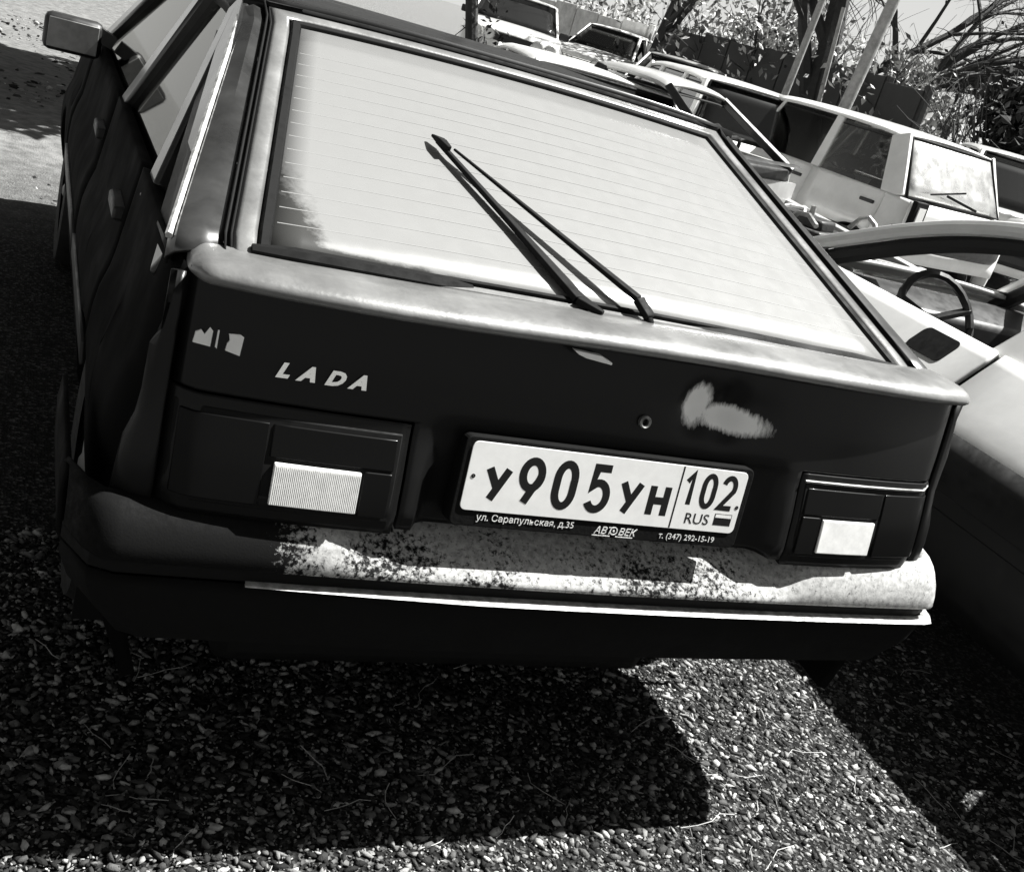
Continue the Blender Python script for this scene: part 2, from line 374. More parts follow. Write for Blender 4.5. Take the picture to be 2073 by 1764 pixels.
def seat(parent, x, y, m, wd=.46, headrest=True):
    b = MB()
    b.box((x, y+.22, .36), (wd, .5, .16)); b.beam((x, y, .38), (x, y-.18, .92), wd, .13, wd*.82, .09, side=(1, 0, 0))
    if headrest: b.beam((x, y-.19, .95), (x, y-.22, 1.08), wd*.5, .09, wd*.45, .07, side=(1, 0, 0))
    return b.build('seat', m, parent, bevel=.03, seg=3)

def car(name, label, loc, rz, P, paint='white', glass_m='darkglass', side_glass='darkglass', ws_glass=None, rear_glass=None, wheels=True, hood=True, lamps=True,
        front_fenders=True, interior='seat', rear_face=True, cat='car', group='cars parked in the yard', sides=(-1, 1), deck=True):
    root = thing(name, label, cat, loc, rz, group)
    L, W, wb, wr = P['L'], P['W'], P['wb'], P['wr']; yb0, yb1 = P['cab']; yr0, yr1, zr = P['roof']
    zbelt = interp(P['top'], (yb0+yb1)/2)
    # side panels
    for s in sides:
        for nm, a, b in P['segs']:
            if nm == 'front_fender' and not front_fenders: continue
            m = MB(); m.grid([[side_pt(y, t, P, s) for t in TS] for y in stations(a+.0025, b-.0025, P)])
            d = m.build(nm, P.get('sidem', paint), root, solid=.022, off=1 if s < 0 else -1)
            d.modifiers['solid'].offset = -1
            if 'door' in nm:
                zt = interp(P['top'], a)
                zc = P['zs']+(zt-P['zs'])*.83
                yh = a+.14
                MB().box((s*(side_x(yh, zc, P)+.004), yh, zc), (.03, .15, .028)).build('door_handle', 'trim', d, bevel=.006)
                zc = P['zs']+(zt-P['zs'])*.42
                MB().grid([[(s*(side_x(y, zc+dz, P)+.006), y, zc+dz) for dz in (-.025, -.02, .02, .025)] for y in frange(a+.01, b-.01, 6)]).build('side_moulding', 'trim', d, solid=.01)
    # bonnet and boot lid
    def top_panel(nm, a, b, crown=.03, parent=root, m_=paint):
        rows = []
        for y in frange(a+.004, b-.004, 12):
            wx = side_x(y, interp(P['top'], y), P)-.012; zt = interp(P['top'], y)+.002
            rows.append([(wx*t, y, zt+crown*(1-abs(t)**2.5)) for t in frange(-1, 1, 13)])
        return MB().grid(rows).build(nm, m_, parent, solid=.016)
    if hood: top_panel('bonnet', yb1, L)
    if yb0 > .12 and deck: top_panel('boot_lid', 0, yb0)
    # front and rear faces
    def face(nm, y0, sgn, zlo, m_=paint):
        zt = interp(P['top'], y0)+.002; wx = side_x(y0, zt, P)
        rows = [[(side_x(y0, z, P)*t, y0+sgn*.035*(1-abs(t)**3), z+(.03*(1-abs(t)**2.5) if k == 5 else 0)) for t in frange(-1, 1, 11)] for k, z in enumerate(frange(zlo, zt, 6))]
        return MB().grid(rows).build(nm, m_, root, solid=.02)
    if front_fenders: face('front_panel', L-.002, 1, P['zs']+.08)
    if rear_face: face('rear_panel', .002, -1, P['zs']+.08)
    # bumpers
    def bumper(nm, y0, sgn, zc):
        rows = []
        for t in frange(-1, 1, 17):
            x = W*.97*t; y = y0+sgn*(.10-.13*abs(t)**4)
            rows.append([(x, y-sgn*.06, zc+.075), (x, y, zc+.07), (x, y+sgn*.022, zc+.04), (x, y+sgn*.022, zc-.03), (x, y-sgn*.01, zc-.075), (x, y-sgn*.07, zc-.08)])
        return MB().grid(rows).build(nm, P.get('bump', 'trim'), root, solid=.015)
    if P.get('fb', True) and front_fenders: bumper('front_bumper', L, 1, P.get('zbump', .47))
    if P.get('rb', True): bumper('rear_bumper', 0, -1, P.get('zbump', .47))
    # lamps and grille
    if lamps:
        zt = interp(P['top'], L); zc = zt-.10; wx = W*endf(L, P)
        for s in (-1, 1):
            if P.get('round'):
                for q in ((wx*.78,), (wx*.5,)):
                    h = MB().lathe([(.085, -.02), (.085, .035), (.07, .045), (.03, .055), (.001, .058)], (s*q[0], L+.02, zc), 'y', 18).build('headlight', 'clear', root)
                    MB().lathe([(.088, .02), (.096, .03), (.096, .05), (.088, .055)], (s*q[0], L+.02, zc), 'y', 18).build('bezel', 'chrome', h)
            else:
                h = MB().box((s*wx*.74, L+.012, zc), (wx*.36, .08, .125)).build('headlight', 'clear', root, bevel=.012)
                MB().box((s*wx*.96, L-.03, zc), (wx*.07, .08, .12)).build('turn_signal', 'lens', h, bevel=.01)
        g = MB().box((0, L+.03, zc), (wx*1.08, .03, .12)).build('grille', 'trim', root)
        for k in range(5): MB().box((0, L+.047, zc-.05+k*.025), (wx*1.06, .012, .008)).build('slat', P.get('slat', 'trim'), g)
        if rear_face:
            zt = interp(P['top'], 0); wx = W*endf(0, P)
            for s in (-1, 1):
                h = MB().box((s*wx*.8, -.015, zt-.14), (wx*.34, .07, .15)).build('tail_lamp', 'lens', root, bevel=.012)
                MB().box((s*wx*.68, -.053, zt-.17), (wx*.1, .012, .05)).build('reversing_lens', 'clear', h)
    # roof
    rows = []
    for i, y in enumerate(frange(yr0, yr1, 12)):
        q = abs(2*i/11-1); zc = zr+P.get('crown', .02)*(1-q**2)-.035*max(0, q-.75)*4*.5
        rows.append([(wr*1.0, y, zc-.055), (wr*1.01, y, zc-.03), (wr*.97, y, zc-.008)] + [(wr*t, y, zc+P.get('crown', .022)*(1-t*t)) for t in frange(.9, -.9, 9)] + [(-wr*.97, y, zc-.008), (-wr*1.01, y, zc-.03), (-wr*1.0, y, zc-.055)])
    MB().grid(rows).build('roof', P.get('roofm', paint), root, solid=.02)
    MB().grid([[(x, y, zr-.062-.012*(abs(x)/wr)**6) for x in frange(-wr+.006, wr-.006, 9)] for y in (yr0+.02, yr1-.0)]).build('headlining', P.get('lining', 'seat'), root, solid=.012)
    # pillars
    zp = zr-.03
    ybs = [(yb1-.03, yr1-.03, .07, 'windscreen_pillar')]+[(a, b, c, 'pillar') for a, b, c in P['pillars']]+[(yb0+P.get('cw', .12)/2+.02, yr0+P.get('cw', .12)*.35, P.get('cw', .12), 'rear_pillar')]
    for s in sides:
        for a, b, c, nm in ybs:
            MB().beam((s*(wb-.02), a, zbelt-.03), (s*(wr-.015), b, zp), c, .045, c*.8, .04).build(nm, P.get('pillarm', paint), root, bevel=.008)
        # side panes between neighbouring pillars
        if side_glass:
            for (a, b, c, _), (a2, b2, c2, _2) in zip(ybs[:-1], ybs[1:]):
                q = [(s*(wb-.022), a-c/2+.004, zbelt-.03), (s*(wr-.017), b-c*.4+.004, zp-.02), (s*(wr-.017), b2+c2*.4-.004, zp-.02), (s*(wb-.022), a2+c2/2-.004, zbelt-.03)]
                if a-c/2-(a2+c2/2) > .08: MB().add(q, [(0, 1, 2, 3)]).build('side_window', side_glass, root, solid=.005, smooth=False)
    # screens
    def screen(nm, yb, yr, zb_, m_, bow):
        rows = []
        for k in frange(0, 1, 5):
            wx = (wb-.055)*(1-k)+(wr-.05)*k
            rows.append([(wx*t, yb+(yr-yb)*k+bow*(1-t*t), zb_+(zp-zb_)*k) for t in frange(-1, 1, 9)])
        o = MB().grid(rows).build(nm, m_, root, solid=.006)
        e = MB().tube([rows[0][0], rows[2][0], rows[4][0]]+rows[4][1:-1]+[rows[4][-1], rows[2][-1], rows[0][-1]]+rows[0][::-1][1:], .012, 5)
        e.build('window_seal', 'rubber', o)
    wsg = glass_m if ws_glass is None else ws_glass; rg = glass_m if rear_glass is None else rear_glass
    if wsg: screen('windscreen', yb1-.005, yr1+.005, interp(P['top'], yb1)+.012, wsg, .05)
    if rg: screen('rear_window', yb0+.01, yr0-.005, interp(P['top'], yb0)+.012, rg, -.03)
    MB().grid([[(x, yb1+.04*(1-(x/wb)**2)+d, interp(P['top'], yb1)+.012+z) for x in frange(-wb+.06, wb-.06, 9)] for d, z in ((.05, .0), (.02, .014), (-.02, .016))]).build('cowl_vent', 'trim', root)
    # interior
    f = MB().box((0, (yb0+yb1)/2, P['zs']+.05), (W*1.8, yb1-yb0-.05, .05)).build('floor_pan', 'trim', root)
    if interior:
        d = MB(); d.prism([(yb1-.02, zbelt-.30), (yb1-.02, zbelt-.02), (yb1-.22, zbelt-.0), (yb1-.36, zbelt-.05), (yb1-.38, zbelt-.28)], 'x', -wb+.06, wb-.06)
        d.build('dashboard', 'trim', root, bevel=.02)
        for s in (-1, 1): seat(root, s*.34, yb1-1.05, interior)
        if yb1-yb0 > 1.5:
            b = MB(); b.box((0, yb0+.42, .38), (W*1.5, .46, .16)); b.beam((0, yb0+.25, .4), (0, yb0+.1, .86), W*1.5, .12, W*1.4, .1, side=(1, 0, 0)); b.build('rear_seat', interior, root, bevel=.03)
        steering(root, -.34, yb1-.5, zbelt-.05, .165)
    # mirrors
    for s in sides:
        if P.get('mirror', True):
            x = s*(wb+.09); y = yb1-.34
            h = MB().box((x, y, zbelt+P.get('mz', .06)), (.17, .08, .11)).build('door_mirror', 'trim', root, bevel=.02)
            MB().box((x, y-.042, zbelt+P.get('mz', .06)), (.145, .006, .088)).build('mirror_glass', 'rim', h, bevel=.002)
            MB().beam((s*(wb-.03), y, zbelt+.02), (s*(wb+.03), y, zbelt+.045), .06, .04).build('bracket', 'trim', h)
    if wheels:
        for y in P['wheels'][:2]:
            for s in (-1, 1): wheel(root, s*(W*.86), y, P['wheels'][2], s)
    return root

def steering(root, x, y, z, R=.19):
    t = []
    q = Matrix.Rotation(radians(62), 3, 'X')
    for k in range(25):
        a = 2*pi*k/24; p = q @ Vector((R*cos(a), R*sin(a), 0)); t.append((x+p.x, y+p.y, z+p.z))
    b = MB().tube(t, .015, 6)
    for a in (pi/2*3, pi*.12, pi*.88):
        p = q @ Vector((R*cos(a), R*sin(a), 0)); b.beam((x, y+.02, z), (x+p.x, y+p.y, z+p.z), .035, .015)
    c = q @ Vector((0, 0, -.3)); b.tube([(x, y, z), (x-c.x*0, y+abs(c.y), z-abs(c.z)*.6)], .025, 8)
    return b.build('steering_wheel', 'trim', root)

def base(**k):
    P = dict(L=4.0, W=.80, wb=.70, wr=.55, zs=.22, top=[(0, .88), (.8, .9), (2.75, .9), (3.3, .86), (4.0, .72)], cab=(.5, 2.85), roof=(1.0, 2.2, 1.36),
             segs=[('rear_fender', 0, .95), ('rear_door', .95, 1.75), ('front_door', 1.75, 2.78), ('front_fender', 2.78, 4.0)],
             wheels=(.75, 3.2, .28), pillars=[(1.78, 1.72, .09)])
    P.update(k); return P

# ------------------------------------------------------------------ the dark hatchback (main subject)
LP = base(L=3.92, W=.79, wb=.735, wr=.585, zs=.27, top=[(0, .935), (.3, .935), (2.75, .93), (3.2, .89), (3.92, .74)], cab=(.16, 2.78), roof=(.935, 2.15, 1.270), crown=.003,
          segs=[('rear_fender', .06, .72), ('rear_door', .72, 1.52), ('front_door', 1.52, 2.66), ('front_fender', 2.66, 3.92)],
          wheels=(.78, 3.2, .285), pillars=[(1.50, 1.42, .10), (.62, .98, .07)], cw=.10, rb=False, narr=.05, end=.3, pillarm='pillar', zbump=.46, mz=.015, sidem='dusty')
HL = 'black hatchback in the foreground, seen from behind, with pale rear glass, wiper and number plate'
hb = car('hatchback', HL, (0, 0, 0), 0, LP, paint='black', glass_m='tinted', side_glass='tinted', rear_glass=False, rear_face=False, group=None, deck=False)
del_names = []
def yrear(x, z, recess=True):
    y = interp([(.30, .02), (.50, -.005), (.60, -.03), (.64, -.034), (.70, -.022), (.76, -.006), (.85, .006), (.95, .022)], z)
    ax = abs(x)
    y += .028*(ax/.72)**4
    if ax > .68: y += .10*((ax-.68)/.06)**2*.5
    if recess:
        fx = min(1, max(0, (.345-ax)/.02)); fz = min(1, max(0, (z-.60)/.01))*min(1, max(0, (.805-z)/.03))
        y += fx*fz*(.003-y) if y < .003 else 0
    return y
def dent(x, z):
    a = (x-.165)/.085; b = (z-.868)/.042
    r = a*a+b*b
    return .020*math.exp(-r*1.2)*(1+.35*sin(7*a))
def rear_grid(cells, off=0):
    xs = sorted(set([round(v, 4) for v in frange(-.735, .735, 99)]+[-.375, .375, -.37, .37, -.72, .72])); zs = sorted(set([round(v, 4) for v in frange(.40, .945, 56)]+[.78, .784]))
    m = MB(); idx = {}
    for i in range(len(xs)-1):
        for j in range(len(zs)-1):
            if not cells((xs[i]+xs[i+1])/2, (zs[j]+zs[j+1])/2): continue
            q = []
            for a, b in ((i, j), (i+1, j), (i+1, j+1), (i, j+1)):
                if (a, b) not in idx:
                    idx[a, b] = len(m.v); x, z = xs[a], zs[b]
                    m.v.append((x, yrear(x, z)+dent(x, z)+off, z))
                q.append(idx[a, b])
            m.f.append(tuple(q))
    return m
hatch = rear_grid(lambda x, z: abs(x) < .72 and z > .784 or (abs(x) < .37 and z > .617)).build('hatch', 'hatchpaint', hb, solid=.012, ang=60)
hatch['label'] = 'black tailgate panel with badge, lock and a shallow dent'
for s in (-1, 1): rear_grid(lambda x, z: s*x > .375 and .612 < z < .78).build('rear_panel', 'black', hb, solid=.012, ang=60)
for s in (-1, 1):   # rear corner of the body beside the tailgate, joining the fender
    rows = []
    for z in frange(.40, .935, 16):
        xa = .724; xb = side_x(.065, z, LP)
        pa = Vector((xa, yrear(xa, z, False), z)); pb = Vector((max(xb, .745), .065, z)); pc = Vector((max(xb, .745)+.004, yrear(xa, z, False)+.004, z))
        rows.append([(s*p.x, p.y, p.z) for p in [(pa*(1-t)**2+pc*2*t*(1-t)+pb*t*t) for t in frange(0, 1, 7)]])
    MB().grid(rows).build('body_corner', 'black', hb, solid=.012)

# glass plane of the tailgate
GB, GT = (.144, .966), (.838, 1.240)
gs = Vector((0, GT[0]-GB[0], GT[1]-GB[1])).normalized(); gn = Vector((0, -gs.z, gs.y))
def gp(x, k, h=0):
    """point at half-width x, fraction k up the glass, height h above it"""
    return Vector((x, GB[0]+(GT[0]-GB[0])*k, GB[1]+(GT[1]-GB[1])*k)) + gn*h
def gx(k): return .607+(.482-.607)*k
def bow(t): return .012*(1-t*t)
rows = [[gp(gx(k)*t, k, bow(t)) for t in frange(-1, 1, 25)] for k in frange(0, 1, 13)]
pane = MB().grid(rows).build('rear_glass', 'film', hb, solid=.005)
pane['label'] = 'pale mirrored rear window of the tailgate'
for i in range(14):   # heating wires
    k = .1+i*.058
    pts = [gp(gx(k)*.985*t, k, bow(t)+.0005) for t in frange(-1, 1, 25)]
    MB().grid([[p-gs*.0009 for p in pts], [p+gs*.0009 for p in pts]]).build('heating_wire', 'wire', pane)
# seal round the pane
loop = [gp(gx(k)*s, k, 0) for s, k in ()]
def ring(o1, o2, h, nm, m, parent, kb1=0, kb2=0, ext=0):
    """band round the pane between offsets o1 and o2 outwards"""
    Lh = sqrt((GT[0]-GB[0])**2+(GT[1]-GB[1])**2)
    def contour(o):
        pts = []
        kk = o/Lh
        a = [(-1, -kk*.6), (1, -kk*.6), (1, 1+kk), (-1, 1+kk)]
        n = 14
        for (t0, k0), (t1, k1) in zip(a, a[1:]+a[:1]):
            for q in range(n):
                t = t0+(t1-t0)*q/n; k = k0+(k1-k0)*q/n
                x = t*(gx(min(max(k, 0), 1))+o); pts.append((x, k, bow(min(1, abs(t)))))
        return pts
    c1, c2 = contour(o1), contour(o2); mid = contour((o1+o2)/2)
    n = len(c1)
    rows = [[gp(x, k, b+h*.2) for x, k, b in c1], [gp(x, k, b+h) for x, k, b in contour(o1*.8+o2*.2)], [gp(x, k, b+h) for x, k, b in contour(o1*.25+o2*.75)], [gp(x, k, b-h*.4) for x, k, b in c2]]
    m_ = MB().grid([r+[r[0]] for r in rows]); return m_.build(nm, m, parent, solid=.004)
ring(-.004, .017, .006, 'window_seal', 'rubber', pane)
ring(.018, .052, .004, 'hatch_frame', 'ledge', hb)
ring(.052, .066, -.012, 'hatch_gap_seal', 'rubber', hb)
for s in (-1, 1):   # broad rear pillars either side of the tailgate opening
    rows = []
    for k in frange(-.03, 1.06, 14):
        kk = min(max(k, 0), 1); xi = gx(kk)+.066; xo = .738+(.588-.738)*kk
        a = gp(xi, k, -.006); c = gp(xo, k, -.012); c2 = c+Vector((.004, .05, -.035))
        rows.append([(s*p.x, p.y, p.z) for p in (a+Vector((0, .02, -.02)), a, a*.5+c*.5+gn*.008, c, c*.5+c2*.5+Vector((.006, 0, 0)), c2)])
    MB().grid(rows).build('tailgate_pillar', 'pillar', hb, solid=.006)
    # bright drip moulding on the outer edge of the pillar
    MB().tube([(s*(.742+(.592-.742)*k), gp(0, k).y+.03, gp(0, k).z-.012) for k in frange(0, 1.0, 8)], .006, 6).build('drip_moulding', 'bead', hb)
    # quarter panel filling below the rear side window
    MB().grid([[(s*(.738+(.60-.738)*k), gp(0, k).y+dy, gp(0, k).z-.045) for dy in (.03, .12, .22)] for k in frange(0, .95, 8)]).build('quarter_panel', 'black', hb, solid=.01)
# trailing edge of the roof
MB().grid([[(x, .915+.0*x*x, 1.264-.02*(abs(x)/.585)**4+h) for x in frange(-.585, .585, 15)] for h in (-.004, .012, .024)]).build('roof_edge', 'black', hb, solid=.02)
for q in (-1, 1): pass

# ledge below the glass
rows = []
for t in [sin(pi/2*q) for q in frange(-1, 1, 71)]:
    x = (.742 if t > 0 else .722)*t; e = min(1, (1-abs(t))/.03)**.5 if abs(t) > .97 else 1
    e = max(e, .05); yo = .045*abs(t)**5; q_ = min(1, max(0, (x+.45)/.6)); zo = -.006*(abs(t))**2+.009*q_*q_*(3-2*q_)
    sec = [(.165, .948), (.150, .959), (.11, .967), (.06, .968), (.022, .966), (.003, .961), (-.008, .953), (-.009, .945), (-.001, .938), (.02, .935), (.05, .935)]
    cy_, cz_ = .04, .945
    rows.append([(x, cy_+(a-cy_)*e+yo, cz_+(b-cz_)*e+zo) for a, b in sec])
lg = MB().grid(rows, cyc=True)
lg.f.append(tuple(range(11))); lg.f.append(tuple(range(len(lg.v)-11, len(lg.v))))
ledge = lg.build('ledge', 'ledge', hb, ang=60); ledge['label'] = 'pale rounded ledge under the rear glass'
# rubber strips lying on the ledge
for a, b, r, nm in ((-.632, -.285, .015, 'ledge_strip'), (.13, .585, .014, 'ledge_strip')):
    MB().tube([(x, .128+.02*abs(x)**4, .966) for x in frange(a, b, 12)], [r*(.6+.4*min(1, 6*min(i, 11-i)/11)) for i in range(12)], 8).build(nm, 'rubber' if a < 0 else 'pillar', ledge)

# wiper
wp = MB(); piv = gp(.028, -.045, .03)
pa, pb = gp(.012, .0, .04), gp(-.245, .49, .03)
wp.beam(piv, pa, .022, .012, .022, .012, side=(1, .3, 0)); wp.beam(pa, pb, .019, .010, .006, .005, side=(1, .5, 0))
wiper = wp.build('wiper', 'rubber', hb, bevel=.003)
bl = MB(); b0, b1 = gp(-.095, -.01, .022), gp(-.268, .53, .022)
bl.beam(b0, b0*.55+b1*.45, .028, .012, .015, .01, side=(1, .5, 0)); bl.beam(b0*.55+b1*.45, b1, .015, .01, .010, .008, side=(1, .5, 0))
bl.beam(b1+Vector((.012, -.035, -.004)), b1+Vector((.004, -.008, .002)), .011, .009, .019, .012, side=(1, .5, 0)); bl.beam(b1+Vector((.004, -.008, .002)), b1+Vector((-.008, .016, .006)), .019, .012, .004, .005, side=(1, .5, 0)); bl.beam(b0, b0+Vector((.03, -.035, -.008)), .03, .012, .01, .01, side=(1, .5, 0))
bl.build('wiper_blade', 'rubber', wiper, bevel=.002)
MB().lathe([(.009, 0), (.009, .010), (.006, .015), (.001, .016)], piv-Vector((0, 0, .015)), 'z', 14).build('wiper_pivot', 'rubber', wiper)

# lamps
for s in (-1, 1):
    def lp(x, z, h): return (s*x, yrear(x, z, False)-h, z)
    def slab(x0, x1, z0, z1, h0, h1):
        m = MB(); n = 9
        top = [[lp(x, z, h1) for x in frange(x0, x1, n)] for z in frange(z0, z1, 4)]
        bot = [[lp(x, z, h0) for x in frange(x0, x1, n)] for z in frange(z0, z1, 4)]
        m.grid(top); m.grid(bot)
        for a, b in ((top[0], bot[0]), (top[-1], bot[-1]), ([r[0] for r in top], [r[0] for r in bot]), ([r[-1] for r in top], [r[-1] for r in bot])): m.grid([a, b])
        return m
    tl = slab(.385, .715, .628, .764, -.004, .002).build('tail_lamp', 'rubber', hb, bevel=.003)
    slab(.392, .578, .708, .755, .001, .0045).build('brake_lens', 'lens', tl, bevel=.003)
    slab(.584, .708, .636, .755, .001, .0045).build('turn_lens', 'lens', tl, bevel=.003)
    slab(.392, .436, .636, .704, .001, .0045).build('reflector_lens', 'lens', tl, bevel=.003)
    rl = slab(.440, .570, .640, .702, .001, .007).build('reversing_lens', 'clear', tl, bevel=.002)
    n = 46; rb = MB()
    for i in range(n):
        x = .442+.126*i/(n-1)
        if s < 0: rb.beam(lp(x, .6425, .008), lp(x, .6995, .008), .0014, .003, side=(1, 0, 0))
    if s < 0: rb.build('ribs', 'clear', rl, smooth=False)
    if s > 0: MB().tube([lp(x, .768, .004) for x in frange(.38, .722, 10)]+[lp(.728, .78, .0)], .0022, 6).build('lamp_moulding', 'bead', tl)  # pale bead drawing the highlight along the right lamp's top edge

# plate
def rrect(w_, h_, r, n=5):
    pts = []
    for cx, cz, a0 in ((w_/2-r, h_/2-r, 0), (-w_/2+r, h_/2-r, 90), (-w_/2+r, -h_/2+r, 180), (w_/2-r, -h_/2+r, 270)):
        for k in range(n+1): a = radians(a0+90*k/n); pts.append((cx+r*cos(a), cz+r*sin(a)))
    return pts
pc = Vector((-.018, -.027, .720)); tilt = math.atan2(.014, .104)
pe = bpy.data.objects.new('tmp', None)
PM = Matrix.Translation(pc) @ Matrix.Rotation(-tilt, 4, 'X')
def flat(nm, poly_list, h0, h1, m, parent, bevel=0, local=PM):
    """flat shapes in the plate plane (x across, z up), thickness towards the viewer h0..h1"""
    b = MB()
    for poly in poly_list: b.prism([(x, z) for x, z in poly], 'y', -h1, -h0)
    b.v = [tuple(local @ Vector(v)) for v in b.v]
    return b.build(nm, m, parent, bevel=bevel, smooth=False)
frame = flat('plate_frame', [[(x, z-.010) for x, z in rrect(.545, .146, .012)]], -.034, .001, 'skirt', hb, .002)
plate = flat('number_plate', [rrect(.52, .112, .010)], .001, .0028, 'plate', hb, .0006)
plate['label'] = 'white number plate reading У905УН 102 RUS'
def text(nm, body, size, x0, z0, h, m, parent, local=PM, shear=0, sx=1, ext=.0006, bold=0, align='LEFT', space=1):
    c = bpy.data.curves.new('txt', 'FONT'); c.body = body; c.size = size; c.extrude = ext; c.shear = shear; c.offset = bold; c.align_x = align; c.space_character = space
    c.resolution_u = 3
    o = bpy.data.objects.new('txt', c); COL.objects.link(o); bpy.context.view_layer.update()
    me = bpy.data.meshes.new_from_object(o); bpy.data.objects.remove(o); bpy.data.curves.remove(c)
    T = local @ Matrix.Translation((x0, -h, z0)) @ Matrix.Rotation(pi/2, 4, 'X') @ Matrix.Diagonal((sx, 1, 1, 1))
    me.transform(T); me.materials.clear(); me.materials.append(MT[m])
    o = bpy.data.objects.new(nm, me); me.name = nm; COL.objects.link(o); o.parent = parent; return o
# plate characters as strokes
def arc(cx, cz, rx_, rz_, a0, a1, n=14): return [(cx+rx_*cos(radians(a0+(a1-a0)*k/n)), cz+rz_*sin(radians(a0+(a1-a0)*k/n))) for k in range(n+1)]
GL = {  # width 1, height 1
 'У': [[(.06, 1), (.52, .40)], [(.97, 1), (.30, 0)]],
 '9': [arc(.5, .665, .42, .335*.94, 0, 360, 28), [(.92, .665)]+[(.92-.03*k-.012*k*k, .665-.085*k) for k in range(1, 5)]+[(.34, 0)]],
 '0': [arc(.5, .65, .42, .35, 0, 180)+arc(.5, .35, .42, .35, 180, 360)+[(.92, .65)]],
 '5': [[(.88, 1), (.22, 1), (.16, .54)]+arc(.46, .32, .44, .32, 112, -150, 20)],
 'Н': [[(.1, 0), (.1, 1)], [(.9, 0), (.9, 1)], [(.1, .5), (.9, .5)]],
 '1': [[(.2, .74), (.62, 1), (.62, 0)]],
 '2': [arc(.5, .70, .40, .30, 165, -25, 16)+[(.08, 0), (.95, 0)]],
}
def stroke(pts, wd):
    closed = (Vector(pts[0])-Vector(pts[-1])).length < 1e-4
    P_ = [Vector(p) for p in pts]; L_, R_ = [], []
    n = len(P_)
    for i in range(n):
        a = P_[i-1] if i > 0 else (P_[-2] if closed else None); b = P_[i+1] if i < n-1 else (P_[1] if closed else None)
        ds = [d.normalized() for d in ((P_[i]-a) if a is not None else None, (b-P_[i]) if b is not None else None) if d is not None]
        t = sum(ds, Vector((0, 0))).normalized(); nrm = Vector((-t.y, t.x)); k = 1/max(.5, abs(nrm.dot(Vector((-ds[0].y, ds[0].x)))))
        L_.append(P_[i]+nrm*wd/2*k); R_.append(P_[i]-nrm*wd/2*k)
    return [[tuple(L_[i]), tuple(L_[i+1]), tuple(R_[i+1]), tuple(R_[i])] for i in range(n-1)]
def glyph(ch, x, z, wd, ht, st):
    qs = []
    for s_ in GL[ch]:
        pts = [(x+st/2+(wd-st)*a, z+st/2+(ht-st)*b) for a, b in s_]
        qs += stroke(pts, st)
    b = MB()
    for k, q in enumerate(qs):
        h = .00292+.000005*k
        b.add([(q[i][0], -h, q[i][1]) for i in range(4)], [(0, 1, 2, 3)])
    b.v = [tuple(PM @ Vector(v)) for v in b.v]
    return b.build('plate_character', 'ink', plate, smooth=False)
bz = -.042
for ch, x, wd, ht, st in (('У', -.232, .050, .064, .0132), ('9', -.175, .052, .084, .0135), ('0', -.113, .050, .084, .0135), ('5', -.051, .053, .084, .0135), ('У', .011, .050, .064, .0125), ('Н', .068, .049, .064, .0132)):
    glyph(ch, x, bz, wd, ht, st)
for ch, x, wd in (('1', .131, .034), ('0', .169, .036), ('2', .208, .039)): glyph(ch, x, -.016, wd, .064, .0098)
flat('plate_divider', [[(.1255, -.0545), (.1285, -.0545), (.1285, .0545), (.1255, .0545)]], .0024, .0030, 'ink', plate)
text('plate_lettering', 'RUS', .027, .152, -.044, .0028, 'ink', plate, sx=1.08, ext=.0003)
flat('flag_border', [[(.213, -.043), (.249, -.043), (.249, -.022), (.213, -.022)]], .0024, .0030, 'ink', plate)
flat('flag_stripe', [[(.2145, -.029), (.2475, -.029), (.2475, -.0235), (.2145, -.0235)]], .0024, .0034, 'plate', plate)
for x, z in ((-.249, .0), (.2535, -.008)):
    b = MB().lathe([(.0035, -.001), (.0035, .0033), (.001, .0036)], (0, 0, 0), 'y', 10); b.v = [tuple(PM @ Vector((x+v[0], -v[1], z+v[2]))) for v in b.v]; b.build('plate_screw', 'ink', plate)
text('frame_lettering', 'ул. Сарапульская, д.35', .0155, -.228, -.0715, .0016, 'print', frame, sx=1.04, ext=.0003)
text('frame_lettering', 'АВТ', .0175, -.014, -.0765, .0016, 'print', frame, shear=.25, ext=.0003, bold=.0001)
text('frame_lettering', 'ВЕК', .0175, .032, -.0765, .0016, 'print', frame, shear=.25, ext=.0003, bold=.0001)
flat('frame_emblem', stroke(arc(.0235, -.070, .0065, .0065, 0, 360, 20), .0018)+[arc(.0235, -.070, .002, .002, 0, 330, 8)], .001, .0018, 'print', frame)
flat('frame_underline', [[(-.016, -.0805), (.018, -.0805), (.018, -.079), (-.016, -.079)], [(.029, -.0805), (.062, -.0805), (.062, -.079), (.029, -.079)]], .001, .0018, 'print', frame)
text('frame_lettering', 'т. (347) 292-15-19', .0145, .112, -.0755, .0016, 'print', frame, sx=1.05, ext=.0003)
# light bar below the plate frame
# badge
def rear_mat(x, z, h=0):
    s = (yrear(x, z+.02)-yrear(x, z-.02))/.04
    return Matrix.Translation((x, yrear(x, z)-h, z)) @ Matrix.Rotation(-math.atan(s), 4, 'X')
for ch, u in (('L', -.589), ('A', -.557), ('D', -.5185), ('A', -.481)):
    text('badge_letter', ch, .0285, 0, 0, .0025, 'chrome', hatch, local=rear_mat(u, .823), shear=.35, sx=1.2, ext=.002, bold=.0016)
MB().prism([(-.150, .937), (-.10, .9345), (-.078, .926), (-.079, .9225), (-.125, .927), (-.14, .931)], 'y', -.006, .006).build('latch_button', 'plate', hatch, bevel=.001)  # white sliver shaped as the reflection on the latch button
lk = rear_mat(.019, .834)
b = MB().lathe([(.006, 0), (.006, .006), (.009, .008), (.011, .006), (.011, 0)], (0, 0, 0), 'y', 16); b.v = [tuple(lk @ Vector((v[0], -v[1], v[2]))) for v in b.v]; b.build('lock', 'rim', hatch)
